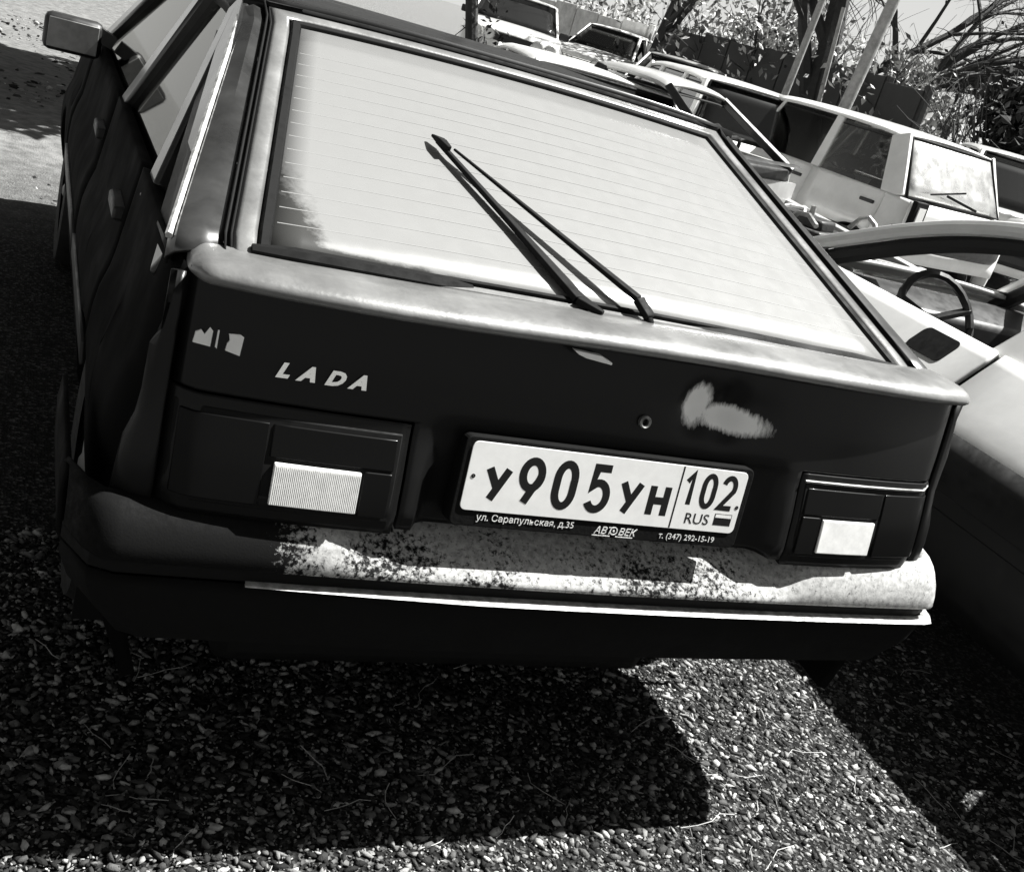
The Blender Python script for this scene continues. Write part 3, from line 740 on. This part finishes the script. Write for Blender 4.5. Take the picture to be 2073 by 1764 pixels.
for poly in ([(-.706, .849), (-.682, .846), (-.681, .868), (-.686, .873), (-.692, .862), (-.697, .868), (-.704, .864)], [(-.676, .848), (-.6735, .846), (-.6735, .872), (-.6755, .872)], [(-.662, .846), (-.6415, .841), (-.6395, .868), (-.645, .871), (-.6605, .870), (-.658, .861), (-.661, .856)]):
    cx = sum(p[0] for p in poly)/len(poly); cz = .857
    l = rear_mat(cx, cz); b = MB().prism([(x-cx, z-cz) for x, z in poly], 'y', -.003, .002); b.v = [tuple(l @ Vector(v)) for v in b.v]
    b.build('sticker_remnant', 'plate', hatch, smooth=False)

# bumper
def bump_rows(sec, n=49, wide=.832):
    rows = []
    for t in frange(-1, 1, n):
        x = wide*t; yo = .018*t*t+(.09*((abs(t)-.93)/.07)**2 if abs(t) > .93 else 0)
        c = min(1, max(0, (.47-abs(x))/.09)); c = c*c*(3-2*c)     # dished middle section
        rows.append([(x*k, y+yo, z) for k, y, z in sec(c, t)])
    return rows
def sec_pad(c, t):
    L_ = lambda a, b: a*(1-c)+b*c
    return [(1, L_(.03, .085), L_(.605, .620)), (1, L_(.012, .055), L_(.616, .616)), (1, L_(-.008, .022), L_(.614, .603)), (1, L_(-.027, -.006), L_(.603, .585)), (1, L_(-.042, -.033), L_(.583, .563)), (1, L_(-.051, -.050), L_(.562, .549)), (1, -.055, .543), (1, -.053, .537), (1, -.04, .535)]
pad = MB().grid(bump_rows(sec_pad, 73)).build('bumper', 'pad', hb, solid=.008, ang=70)
pad['label'] = 'weathered pale upper face of the rear bumper'
MB().grid(bump_rows(lambda c, t: [(1, -.038, .537), (1, -.040, .530), (1, -.040, .516), (1, -.038, .511)])).build('bumper_groove', 'rubber', pad)
def sec_bead(c, t):
    p = min(1, max(0, (t+.70)/.45)); p = .35+.65*p
    return [(1, -.038, .5120), (1+.006*p, -.045-.015*p, .5118), (1+.008*p, -.046-.019*p, .5100), (1+.006*p, -.045-.015*p, .5082), (1, -.04, .508)]
MB().grid(bump_rows(sec_bead, 73)[11:]).build('bumper_moulding', 'bead', pad)  # bright bead along the bumper lip, its highlight put into the colour
MB().grid(bump_rows(lambda c, t: [(1, -.040, .508), (1, -.046, .49), (.98, -.044, .45), (.93, -.025, .395), (.89, .02, .365), (.87, .10, .355)])).build('bumper_skirt', 'skirt', pad, solid=.006)
for s in (-1, 1):
    MB().grid([[(s*(.836+.002*k), y, z) for y in frange(.10, .45, 6)] for k, z in ((0, .61), (2, .57), (1, .54), (0, .50), (-14, .45), (-45, .39))]).build('bumper_side', 'skirt', pad, solid=.008)
MB().tube([(.33, .8, .25), (.33, .42, .26), (.33, .40, .26)], [.024, .026, .026], 12).build('exhaust_pipe', 'rim', hb)
MB().box((0, 2, .22), (1.3, 3.3, .04)).build('underbody', 'trim', hb)
MB().box((-.1, .45, .28), (.9, .5, .16)).build('fuel_tank', 'rubber', hb, bevel=.03)
for s in (-1, 1): MB().box((s*.66, .44, .24), (.2, .008, .22)).build('mud_flap', 'rubber', hb)
# headlining and parcel shelf keep the cabin dark
MB().box((0, .62, .93), (1.3, .75, .015)).build('parcel_shelf', 'seat', hb)

# ------------------------------------------------------------------ light saloon close on the right
NP = base(L=4.05, W=.80, wb=.565, wr=.26, zs=.20, top=[(0, .82), (.8, .86), (2.9, .885), (3.4, .83), (4.05, .70)], cab=(.75, 2.95), roof=(1.35, 2.42, 1.235),
          prof=[(0, .93), (.12, .965), (.3, .99), (.5, 1), (.62, .99), (.70, .945), (.80, .87), (.90, .79)],
          segs=[('rear_fender', 0, 1.02), ('rear_door', 1.02, 1.875), ('front_door', 1.905, 2.93), ('front_fender', 2.93, 4.05)], wheels=(.72, 3.35, .26), pillars=[(1.87, 1.80, .16)], mirror=False)
nb = car('saloon_car', 'white saloon with glassless window and flush black door handle, right of the black hatchback', (2.195, -1.02, 0), radians(-3), NP, paint='white', glass_m=False, side_glass=None, group=None, interior='seat')
for o in [c for c in nb.children if c.name.startswith('windscreen_pillar')]: bpy.data.objects.remove(o)
for s in (-1, 1):
    pr = [(.54, 3.12, .86), (.46, 2.92, .965), (.385, 2.74, 1.06), (.325, 2.54, 1.14), (.285, 2.30, 1.20), (.27, 2.05, 1.23), (.264, 1.7, 1.238), (.26, 1.35, 1.225)]
    ks = frange(0, 7, 36); pr = [tuple(float(np.interp(k, range(8), [p[c] for p in pr])) for c in range(3)) for k in ks]
    for _ in range(6): pr = [pr[0]]+[tuple((pr[i-1][c]+2*pr[i][c]+pr[i+1][c])/4 for c in range(3)) for i in range(1, 35)]+[pr[-1]]
    MB().tube([(s*x, y, z) for x, y, z in pr], .028, 10).build('roof_rail', 'white', nb)
    MB().tube([(s*(x-.03), y-.03, z-.045) for x, y, z in pr], .032, 8).build('rail_lining', 'seat', nb)
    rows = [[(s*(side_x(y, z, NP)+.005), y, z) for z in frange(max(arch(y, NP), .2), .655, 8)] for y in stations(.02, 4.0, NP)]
    MB().grid(rows).build('side_cladding', 'trim', nb, solid=.004)  # dark skin over the lower sides, their shade put in as colour
    MB().box((s*.56, 2.4, .58), (.03, 1.0, .46)).build('door_lining', 'seat', nb)
d = [o for o in nb.children if o.name.startswith('front_door')][0]
for o in [c for c in d.children if c.name.startswith('door_handle')]: bpy.data.objects.remove(o)
zc = .815
rows = []
pl = [(2.10+dy, zc+dz) for dy, dz in rrect(.165, .072, .02)]
MB().add([(-(side_x(y, z, NP)+.004), y, z) for y, z in pl], [tuple(range(len(pl)))]).build('door_handle', 'rubber', d, solid=.004, smooth=False)

# ------------------------------------------------------------------ the other cars
def at(u, dist, z=0): p = ground_at(u, dist); p.z = z+gz(p.x, p.y)-.01; return p
# boxy white off-roader
SP = base(L=4.1, W=.80, wb=.74, wr=.64, zs=.22, top=[(0, .90), (2.3, .92), (2.7, .90), (4.1, .82)], cab=(.1, 2.35), roof=(.35, 1.95, 1.40), segs=[('rear_fender', 0, .28), ('rear_door', .28, 1.13), ('front_door', 1.13, 2.3), ('front_fender', 2.3, 4.1)],
          wheels=(.46, 3.2, .27), pillars=[(1.12, 1.1, .10), (1.98, 1.78, .03)], cw=.22, zbump=.6, end=.25, nar=.05, narr=.03, mirror=False)
az = at(1885, 9.8); hd = radians(12)
r = Vector((cos(hd), sin(hd), 0)); 
nv = car('off_roader', 'boxy white off-roader with rear wiper, behind the gutted car by the dark fence', az+r*.80, hd, SP, paint='white', glass_m='clearglass', side_glass='clearglass', cat='off-roader', rear_face=False, group='cars parked in the yard')
# its tailgate
tg = MB().grid([[(x, -.01-.02*(1-(x/.75)**2)*0, z) for x in frange(-.76, .76, 9)] for z in frange(.40, .90, 6)]).build('tailgate', 'white', nv, solid=.02)
rg = [o for o in nv.children if o.name.startswith('rear_window')][0]; rg.data.materials[0] = MT['palefilm']
w_ = MB().beam((.15, .0, .94), (-.25, .05, 1.0), .02, .012, side=(0, 0, 1)); w_.beam((-.45, .07, .98), (.0, .06, 1.06), .014, .01, side=(0, 0, 1)); w_.build('rear_wiper', 'rubber', nv)
for s in (-1, 1):
    l = MB().box((s*.66, -.03, .80), (.17, .05, .22)).build('tail_lamp', 'rubber', nv, bevel=.01); MB().box((s*.66, -.06, .79), (.09, .012, .15)).build('lens', 'clear', l)
# gutted pale car in front of it, bonnet and wing off
GP = base(L=3.9, W=.74, wb=.64, wr=.44, zs=.2, top=[(0, .6), (1.1, .62), (1.3, .95), (2.6, .97), (3.2, .92), (3.9, .82)], cab=(1.25, 2.65), roof=(1.35, 2.0, 1.31), segs=[('rear_fender', 0, 1.5), ('front_door', 1.5, 2.6)],
          wheels=(.6, 3.2, .27), pillars=[], mirror=False, pillarm='trim')
gt = car('gutted_car', 'gutted pale car without bonnet or wing, engine bare, in front of the white off-roader', at(1575, 8.4)-Vector((.5, -.866, 0))*2.6, radians(-150), GP, paint='pale', glass_m=False, side_glass=None, front_fenders=False, hood=False, lamps=False, interior='seatpale')
e = MB(); e.box((0, 3.1, .5), (.5, .5, .34)); e.box((.05, 3.1, .70), (.26, .42, .08)); e.box((-.42, 3.05, .52), (.18, .3, .26)); e.box((.5, 3.3, .48), (.22, .3, .3)); e.box((0, 3.55, .5), (.9, .06, .4))
e.box((0, 3.2, .26), (1.3, 1.2, .05)); e.build('engine', 'engine', gt, bevel=.02)
hs = MB()
for k in range(7):
    a = Vector((rnd.uniform(-.5, .5), rnd.uniform(2.75, 3.4), rnd.uniform(.6, .75))); b = Vector((rnd.uniform(-.5, .5), rnd.uniform(2.75, 3.5), rnd.uniform(.5, .7))); m_ = (a+b)/2+Vector((0, 0, .12))
    hs.tube([a, a*.5+m_*.5+Vector((0, 0, .03)), m_, b*.5+m_*.5+Vector((0, 0, .03)), b], .018, 6)
hs.build('hose', 'alloy', gt)
for s in (-1, 1): MB().beam((s*.62, 2.65, .70), (s*.58, 3.8, .55), .08, .12, side=(0, 0, 1)).build('inner_wing', 'pale', gt, bevel=.01)
MB().box((0, 3.82, .45), (1.3, .06, .3)).build('front_crossmember', 'pale', gt, bevel=.01)
MB().box((0, 2.66, .66), (1.28, .04, .4)).build('bulkhead', 'pale', gt)
# cars further off
def quick(nm, label, ur, dr, uf, df, paint, P=None, z=0, **k):
    """rear end at bearing ur, distance dr; pointing at bearing uf, distance df"""
    a, b = at(ur, dr, z), at(uf, df, z); d = b-a; P = P or base(); a.z = (a.z+b.z)/2
    return car(nm, label, a, atan2(-d.x, d.y), P, paint=paint, **k)
WP = base(L=4.1, W=.8, wb=.71, wr=.6, top=[(0, .92), (2.7, .92), (3.2, .87), (4.1, .74)], cab=(.12, 2.75), roof=(.3, 2.15, 1.42), segs=[('rear_fender', 0, .95), ('rear_door', .95, 1.75), ('front_door', 1.75, 2.7), ('front_fender', 2.7, 4.1)], pillars=[(1.75, 1.7, .1), (.95, .92, .09)], cw=.1)
quick('estate_car', 'white estate with dark side windows, between the small saloon and the gutted car', 1575, 10.8, 1345, 14.2, 'white', WP, z=-.05, side_glass='darkglass')
SQ = base(L=4.1, top=[(0, .86), (.8, .9), (2.75, .9), (3.3, .87), (4.1, .74)], round=True, slat='chrome')
quick('sedan_car', 'white sedan parked right of the car with black windscreen', 1290, 25.5, 1195, 22, 'white', SQ, glass_m='clearglass', side_glass='clearglass')
quick('saloon_car', 'small pale saloon with clear windscreen in front of the dark sheet fence', 1420, 20.5, 1345, 17, 'silver', base(), glass_m='clearglass', side_glass='clearglass', z=-.1)
FR = base(L=4.1, W=.84, wb=.74, wr=.62, top=[(0, .95), (2.75, .98), (3.3, .96), (4.1, .88)], cab=(.15, 2.85), roof=(.5, 2.2, 1.44), round=True, wheels=(.75, 3.2, .31), segs=[('rear_fender', 0, .95), ('rear_door', .95, 1.75), ('front_door', 1.75, 2.78), ('front_fender', 2.78, 4.1)])
quick('minibus', 'tall white car facing the camera with black windscreen and paired round headlights', 1042, 22, 1050, 17.8, 'white', FR, cat='car')
quick('compact_car', 'low white car with dark windows half hidden behind the black hatchback roof', 1300, 7.8, 1080, 10.8, 'white', base(L=3.6, top=[(0, .78), (2.5, .8), (3.6, .66)], cab=(.15, 2.45), roof=(.55, 1.85, 1.2), segs=[('rear_fender', 0, .8), ('rear_door', .8, 1.55), ('front_door', 1.55, 2.4), ('front_fender', 2.4, 3.6)], wheels=(.65, 2.95, .26), pillars=[(1.5, 1.45, .07)], mirror=False), side_glass='darkglass')
quick('sedan_car', 'white car at the right edge behind the off-roader', 2130, 13, 1990, 16, 'white', base(roof=(1.0, 2.2, 1.46)), side_glass='darkglass')

# ------------------------------------------------------------------ fences
def fence(nm, label, a, b, n, h, m, post_m, th=.05):
    a, b = Vector(a), Vector(b); d = (b-a); L_ = d.length; rz = atan2(d.y, d.x); root = thing(nm, label, 'fence', a, rz)
    wd = L_/n
    for i in range(n):
        hh = h+rnd.uniform(-.04, .04)
        p = MB().box((wd*(i+.5), 0, hh/2), (wd-.03, th, hh))
        p.build('panel', m, root, bevel=.008)
    for i in range(n+1): MB().box((wd*i, .06, (h+.05)/2), (.1, .1, h+.05)).build('post', post_m, root, bevel=.01)
    return root
fa, fb, fc = at(1318, 24), at(1836, 17.5), at(1000, 29)
fence('sheet_fence', 'dark sheet metal fence behind the parked cars', fa, fb, 9, 1.72, 'sheet', 'sheet', .03)
fence('concrete_fence', 'pale concrete panel fence left of the dark sheet fence', fc, fa+Vector((-.2, .1, 0)), 7, 1.6, 'concrete', 'concrete', .1)
fence('concrete_fence', 'low rough concrete fence right of the dark sheet fence', fb+Vector((.3, .1, 0)), at(2230, 17.5), 5, 1.2, 'concrete', 'concrete', .12)

# ------------------------------------------------------------------ poles
def pole(label, u, dist, h, r, lean):
    p = at(u, dist); o = MB().tube([(0, 0, 0), (lean*.5*h, 0, h*.5), (lean*h, 0, h)], [r*1.15, r, r*.85], 12).build('wooden_pole', 'pole'); o.location = p
    tag(o, label, 'pole', 'poles along the fence')
pole('thick pale pole leaning right beside the big bare-branched tree', 1685, 15.5, 7, .075, .10)
pole('thin pale pole standing left of the big tree trunk', 1578, 17.5, 6, .05, .05)
pole('short thin stake in front of the big tree trunk', 1668, 18, 2.6, .035, -.12)

# ------------------------------------------------------------------ trees and shrubs
def leaves(pts, size, name, m, parent, up=.25):
    n = len(pts); pts = np.asarray(pts, float)
    d = nrg.normal(size=(n, 3)); d /= np.linalg.norm(d, axis=1)[:, None]
    e = nrg.normal(size=(n, 3)); e -= (e*d).sum(1)[:, None]*d; e /= np.linalg.norm(e, axis=1)[:, None]
    sz = size*nrg.uniform(.6, 1.4, n)[:, None]
    f = np.cross(d, e)
    v = np.stack([pts-d*sz, pts+e*sz*.45+f*sz*.12, pts+d*sz, pts-e*sz*.45+f*sz*.12], 1).reshape(-1, 3)
    me = bpy.data.meshes.new(name); me.from_pydata(v.tolist(), [], np.arange(4*n).reshape(n, 4).tolist()); me.materials.append(MT[m])
    o = bpy.data.objects.new(name, me); COL.objects.link(o); o.parent = parent; return o
def branch(mb, p, d, L_, r, depth, tips, droop, bias, segs=5):
    pts = [p]; rad = [r]
    for i in range(segs):
        d = (d+Vector((rnd.gauss(0, .10), rnd.gauss(0, .10), rnd.gauss(0, .06)-droop*(3-depth)*.35))+bias*.04).normalized()
        p = p+d*L_/segs; pts.append(p); rad.append(r*(1-.62*(i+1)/segs))
        if depth < 2: tips.append(tuple(p))
        if depth > 0 and i >= 1:
            for q in range(2 if depth > 1 else 3):
                a = Vector((rnd.gauss(0, 1), rnd.gauss(0, 1), rnd.gauss(.15, .6))); nd = (d*1.0+a*.55).normalized()
                branch(mb, p, nd, L_*rnd.uniform(.5, .72), rad[-1]*.55, depth-1, tips, droop, bias, 4)
    mb.tube(pts, rad, 6 if depth > 1 else 4)
def tree(label, loc, stems, nleaf, size, m, droop, bias=Vector((0, 0, 0)), spread=.35, depth=3, name='tree'):
    root = thing(name, label, 'tree', loc); mb = MB(); tips = []
    for p, d, L_, r in stems: branch(mb, Vector(p), Vector(d).normalized(), L_, r, depth, tips, droop, bias)
    mb.build('trunk', 'bark', root)
    t = np.array(tips)[nrg.integers(0, len(tips), nleaf)]+nrg.normal(size=(nleaf, 3))*spread
    o = leaves(t, size, 'crown', m, root); return root
vr = Vector((rx.x, rx.y, 0)).normalized()    # to the right as seen in the picture
bt = at(1640, 19.5)
tree('big bare-branched tree with two trunks and a fan of twigs drooping right, behind the fence', bt,
     [((0, 0, 0), vr*-.08+Vector((0, 0, 1)), 5.0, .24), (tuple(vr*.12), vr*.75+Vector((0, 0, 1)), 3.6, .2), (tuple(vr*.2+Vector((0, 0, .9))), vr*1.3+Vector((0, 0, .8)), 3.0, .13), (tuple(vr*-.1+Vector((0, 0, 1.2))), vr*-.5+Vector((0, 0, 1)), 3.0, .12), (tuple(vr*.5+Vector((0, 0, 1.3))), vr*1.6+Vector((0, 0, .9)), 3.2, .09), (tuple(vr*.4+Vector((0, 0, 1.6))), vr*1.1+Vector((0, 0, 1)), 3.2, .09)], 500, .05, 'leafdark', .16, vr, .25)
tree('small tree with a dark trunk by the concrete fence', at(1318, 22.5), [((0, 0, 0), (0, 0, 1), 2.6, .2)], 1300, .07, 'leaf', .02, spread=.45, depth=2)
yt = thing('young_tree', 'young leafy tree beyond the black hatchback roof, casting shade on the yard', 'tree', (2.2, 7.1, 0))
mb = MB(); mb.tube([(0, 0, 0), (-.05, 0, 1), (-.3, .05, 2), (-.8, .1, 2.8), (-1.1, .2, 3.6)], [.075, .05, .05, .045, .02], 10)
for k in range(26):
    a = rnd.uniform(0, 2*pi); z = rnd.uniform(1.9, 3.3); p = Vector((-.2-.55*(z-1.6), .1, z)); e_ = Vector((-1.15+.8*cos(a), .2+1.5*sin(a), 3.2+rnd.uniform(-.5, .8)))
    mb.tube([p, p*.5+e_*.5+Vector((0, 0, .12)), e_], [.022, .014, .005], 5)
for k in range(7):
    a = rnd.uniform(0, 2*pi); p = Vector((-.02, 0, rnd.uniform(1.0, 1.5))); mb.tube([p, p+Vector((.12*cos(a), .12*sin(a), .08)), p+Vector((.2*cos(a), .2*sin(a), -.02))], [.009, .006, .003], 5)
mb.build('trunk', 'bark', yt)
q = nrg.normal(size=(9000, 3)); q /= np.linalg.norm(q, axis=1)[:, None]; q *= nrg.uniform(0, 1, (9000, 1))**.4
q = q*np.array([1.0, 1.75, .8])*(1+.15*np.sin(q[:, :1]*7+q[:, 1:2]*5))+np.array([-1.15, .2, 3.25])
leaves(q, .10, 'crown', 'leaf', yt)
leaves(nrg.normal(size=(60, 3))*np.array([.09, .09, .10])+np.array([0, 0, 1.28]), .03, 'lower_leaves', 'leafdark', yt)
def shrub(label, u, dist, w_, h, n, m, size, z0=0):
    root = thing('shrub', label, 'shrub', at(u, dist), 0, 'shrubs behind the fence'); mb = MB(); tips = []
    for k in range(7):
        a = rnd.uniform(0, 2*pi); branch(mb, Vector((cos(a)*w_*.15, sin(a)*w_*.15, 0)), Vector((cos(a)*w_*.5, sin(a)*w_*.5, h)).normalized(), h*.9, .03, 1, tips, .02, Vector((0, 0, 0)), 4)
    mb.build('stem', 'bark', root)
    # leaf clumps
    nc = max(14, int(w_*h*7)); cs = np.stack([nrg.normal(size=nc)*w_*.38, nrg.normal(size=nc)*w_*.28, nrg.uniform(.12, 1, nc)**.8*h], 1)
    cs[:, :2] *= (1.15-.6*(cs[:, 2:3]/h)**2)
    p = cs[nrg.integers(0, nc, n)]+nrg.normal(size=(n, 3))*np.array([.2, .2, .17])*(.5+h*.28)
    p[:, 2] = np.abs(p[:, 2])
    leaves(p, size, 'foliage', m, root)
SH = [('sunlit leafy shrub above the middle of the dark sheet fence', 1470, 23.5, 2.2, 2.3, 1300, 'leaf', .075),
      ('dense tall shrub left of the big tree trunk', 1560, 21.5, 1.4, 2.8, 1300, 'leaf', .07),
      ('speckled shrub to the right of the leaning pole', 1775, 19.5, 1.8, 2.2, 1700, 'leaf', .07),
      ('speckled shrub under the drooping twigs', 1880, 18.6, 1.5, 1.8, 1200, 'leaf', .07),
      ('shrub of pale leaves over the concrete fence', 1230, 30, 3.0, 2.3, 900, 'leaf', .09),
      ('dark dense bush at the right edge of the yard', 2060, 16.0, 1.5, 2.05, 7000, 'leafdark', .08),
      ('dark bush behind the end of the concrete fence', 2160, 17, 1.6, 1.9, 4500, 'leafdark', .08)]
for a in SH: shrub(*a)

# ------------------------------------------------------------------ gravel
def ico():
    bm = bmesh.new(); bmesh.ops.create_icosphere(bm, subdivisions=1, radius=1); v = np.array([p.co[:] for p in bm.verts]); f = np.array([[q.index for q in p.verts] for p in bm.faces]); bm.free(); return v, f
IV, IF = ico()
def gravel(nm, label, n, box, smin, smax):
    x = nrg.uniform(box[0], box[1], n); y = nrg.uniform(box[2], box[3], n)
    s = smin*(smax/smin)**(nrg.uniform(0, 1, n)**2.6)
    sc = np.stack([s*nrg.uniform(.8, 1.9, n), s*nrg.uniform(.5, 1.0, n), s*nrg.uniform(.3, .8, n)], 1)
    a = nrg.uniform(0, 2*pi, n); tl = nrg.normal(0, .5, n)
    V = IV[None]*(1+nrg.normal(0, .27, (n, len(IV), 1)))*sc[:, None]
    # tilt about x, then turn about z
    c, s_ = np.cos(tl)[:, None], np.sin(tl)[:, None]
    V = np.stack([V[..., 0], V[..., 1]*c-V[..., 2]*s_, V[..., 1]*s_+V[..., 2]*c], 2)
    c, s_ = np.cos(a)[:, None], np.sin(a)[:, None]
    V = np.stack([V[..., 0]*c-V[..., 1]*s_, V[..., 0]*s_+V[..., 1]*c, V[..., 2]], 2)
    V += np.stack([x, y, sc[:, 2]*.45], 1)[:, None]
    F = (IF[None]+(np.arange(n)*len(IV))[:, None, None]).reshape(-1, 3)
    me = bpy.data.meshes.new(nm); me.vertices.add(n*len(IV)); me.vertices.foreach_set('co', V.reshape(-1).astype(np.float32))
    me.loops.add(F.size); me.loops.foreach_set('vertex_index', F.reshape(-1).astype(np.int32))
    me.polygons.add(len(F)); me.polygons.foreach_set('loop_start', (np.arange(len(F))*3).astype(np.int32)); me.polygons.foreach_set('loop_total', np.full(len(F), 3, np.int32))
    me.update(); me.validate(); me.materials.append(MT['pebble'])
    o = bpy.data.objects.new(nm, me); COL.objects.link(o); tag(o, label, 'gravel', kind='stuff')
gravel('gravel', 'loose gravel behind and under the black hatchback', 68000, (-1.3, 1.65, -.6, 1.0), .0024, .0100)
gravel('gravel', 'loose gravel along the left flank of the black hatchback', 15000, (-3.2, -1.3, -2.0, 3.5), .003, .012)
gravel('gravel', 'loose gravel in the foreground behind both near cars', 13000, (-1.3, 2.6, -1.9, -.6), .003, .011)
gravel('gravel', 'sparse gravel of the open yard ahead on the left', 5000, (-3, 1.5, 4.0, 12), .006, .03)
gm = MB()
for k in range(90):
    p = Vector((rnd.uniform(-.9, 1.5), rnd.uniform(-.6, .6), .004)); a = rnd.uniform(0, 2*pi); L_ = rnd.uniform(.05, .16)
    pts = []
    for i in range(5):
        pts.append(p.copy()); a += rnd.gauss(0, .35); p = p+Vector((cos(a)*L_/4, sin(a)*L_/4, rnd.uniform(-.002, .007)))
    gm.tube(pts, .0009, 3)
o = gm.build('dry_grass', 'straw'); tag(o, 'thin dry grass stems strewn over the gravel', 'dry grass', kind='stuff')
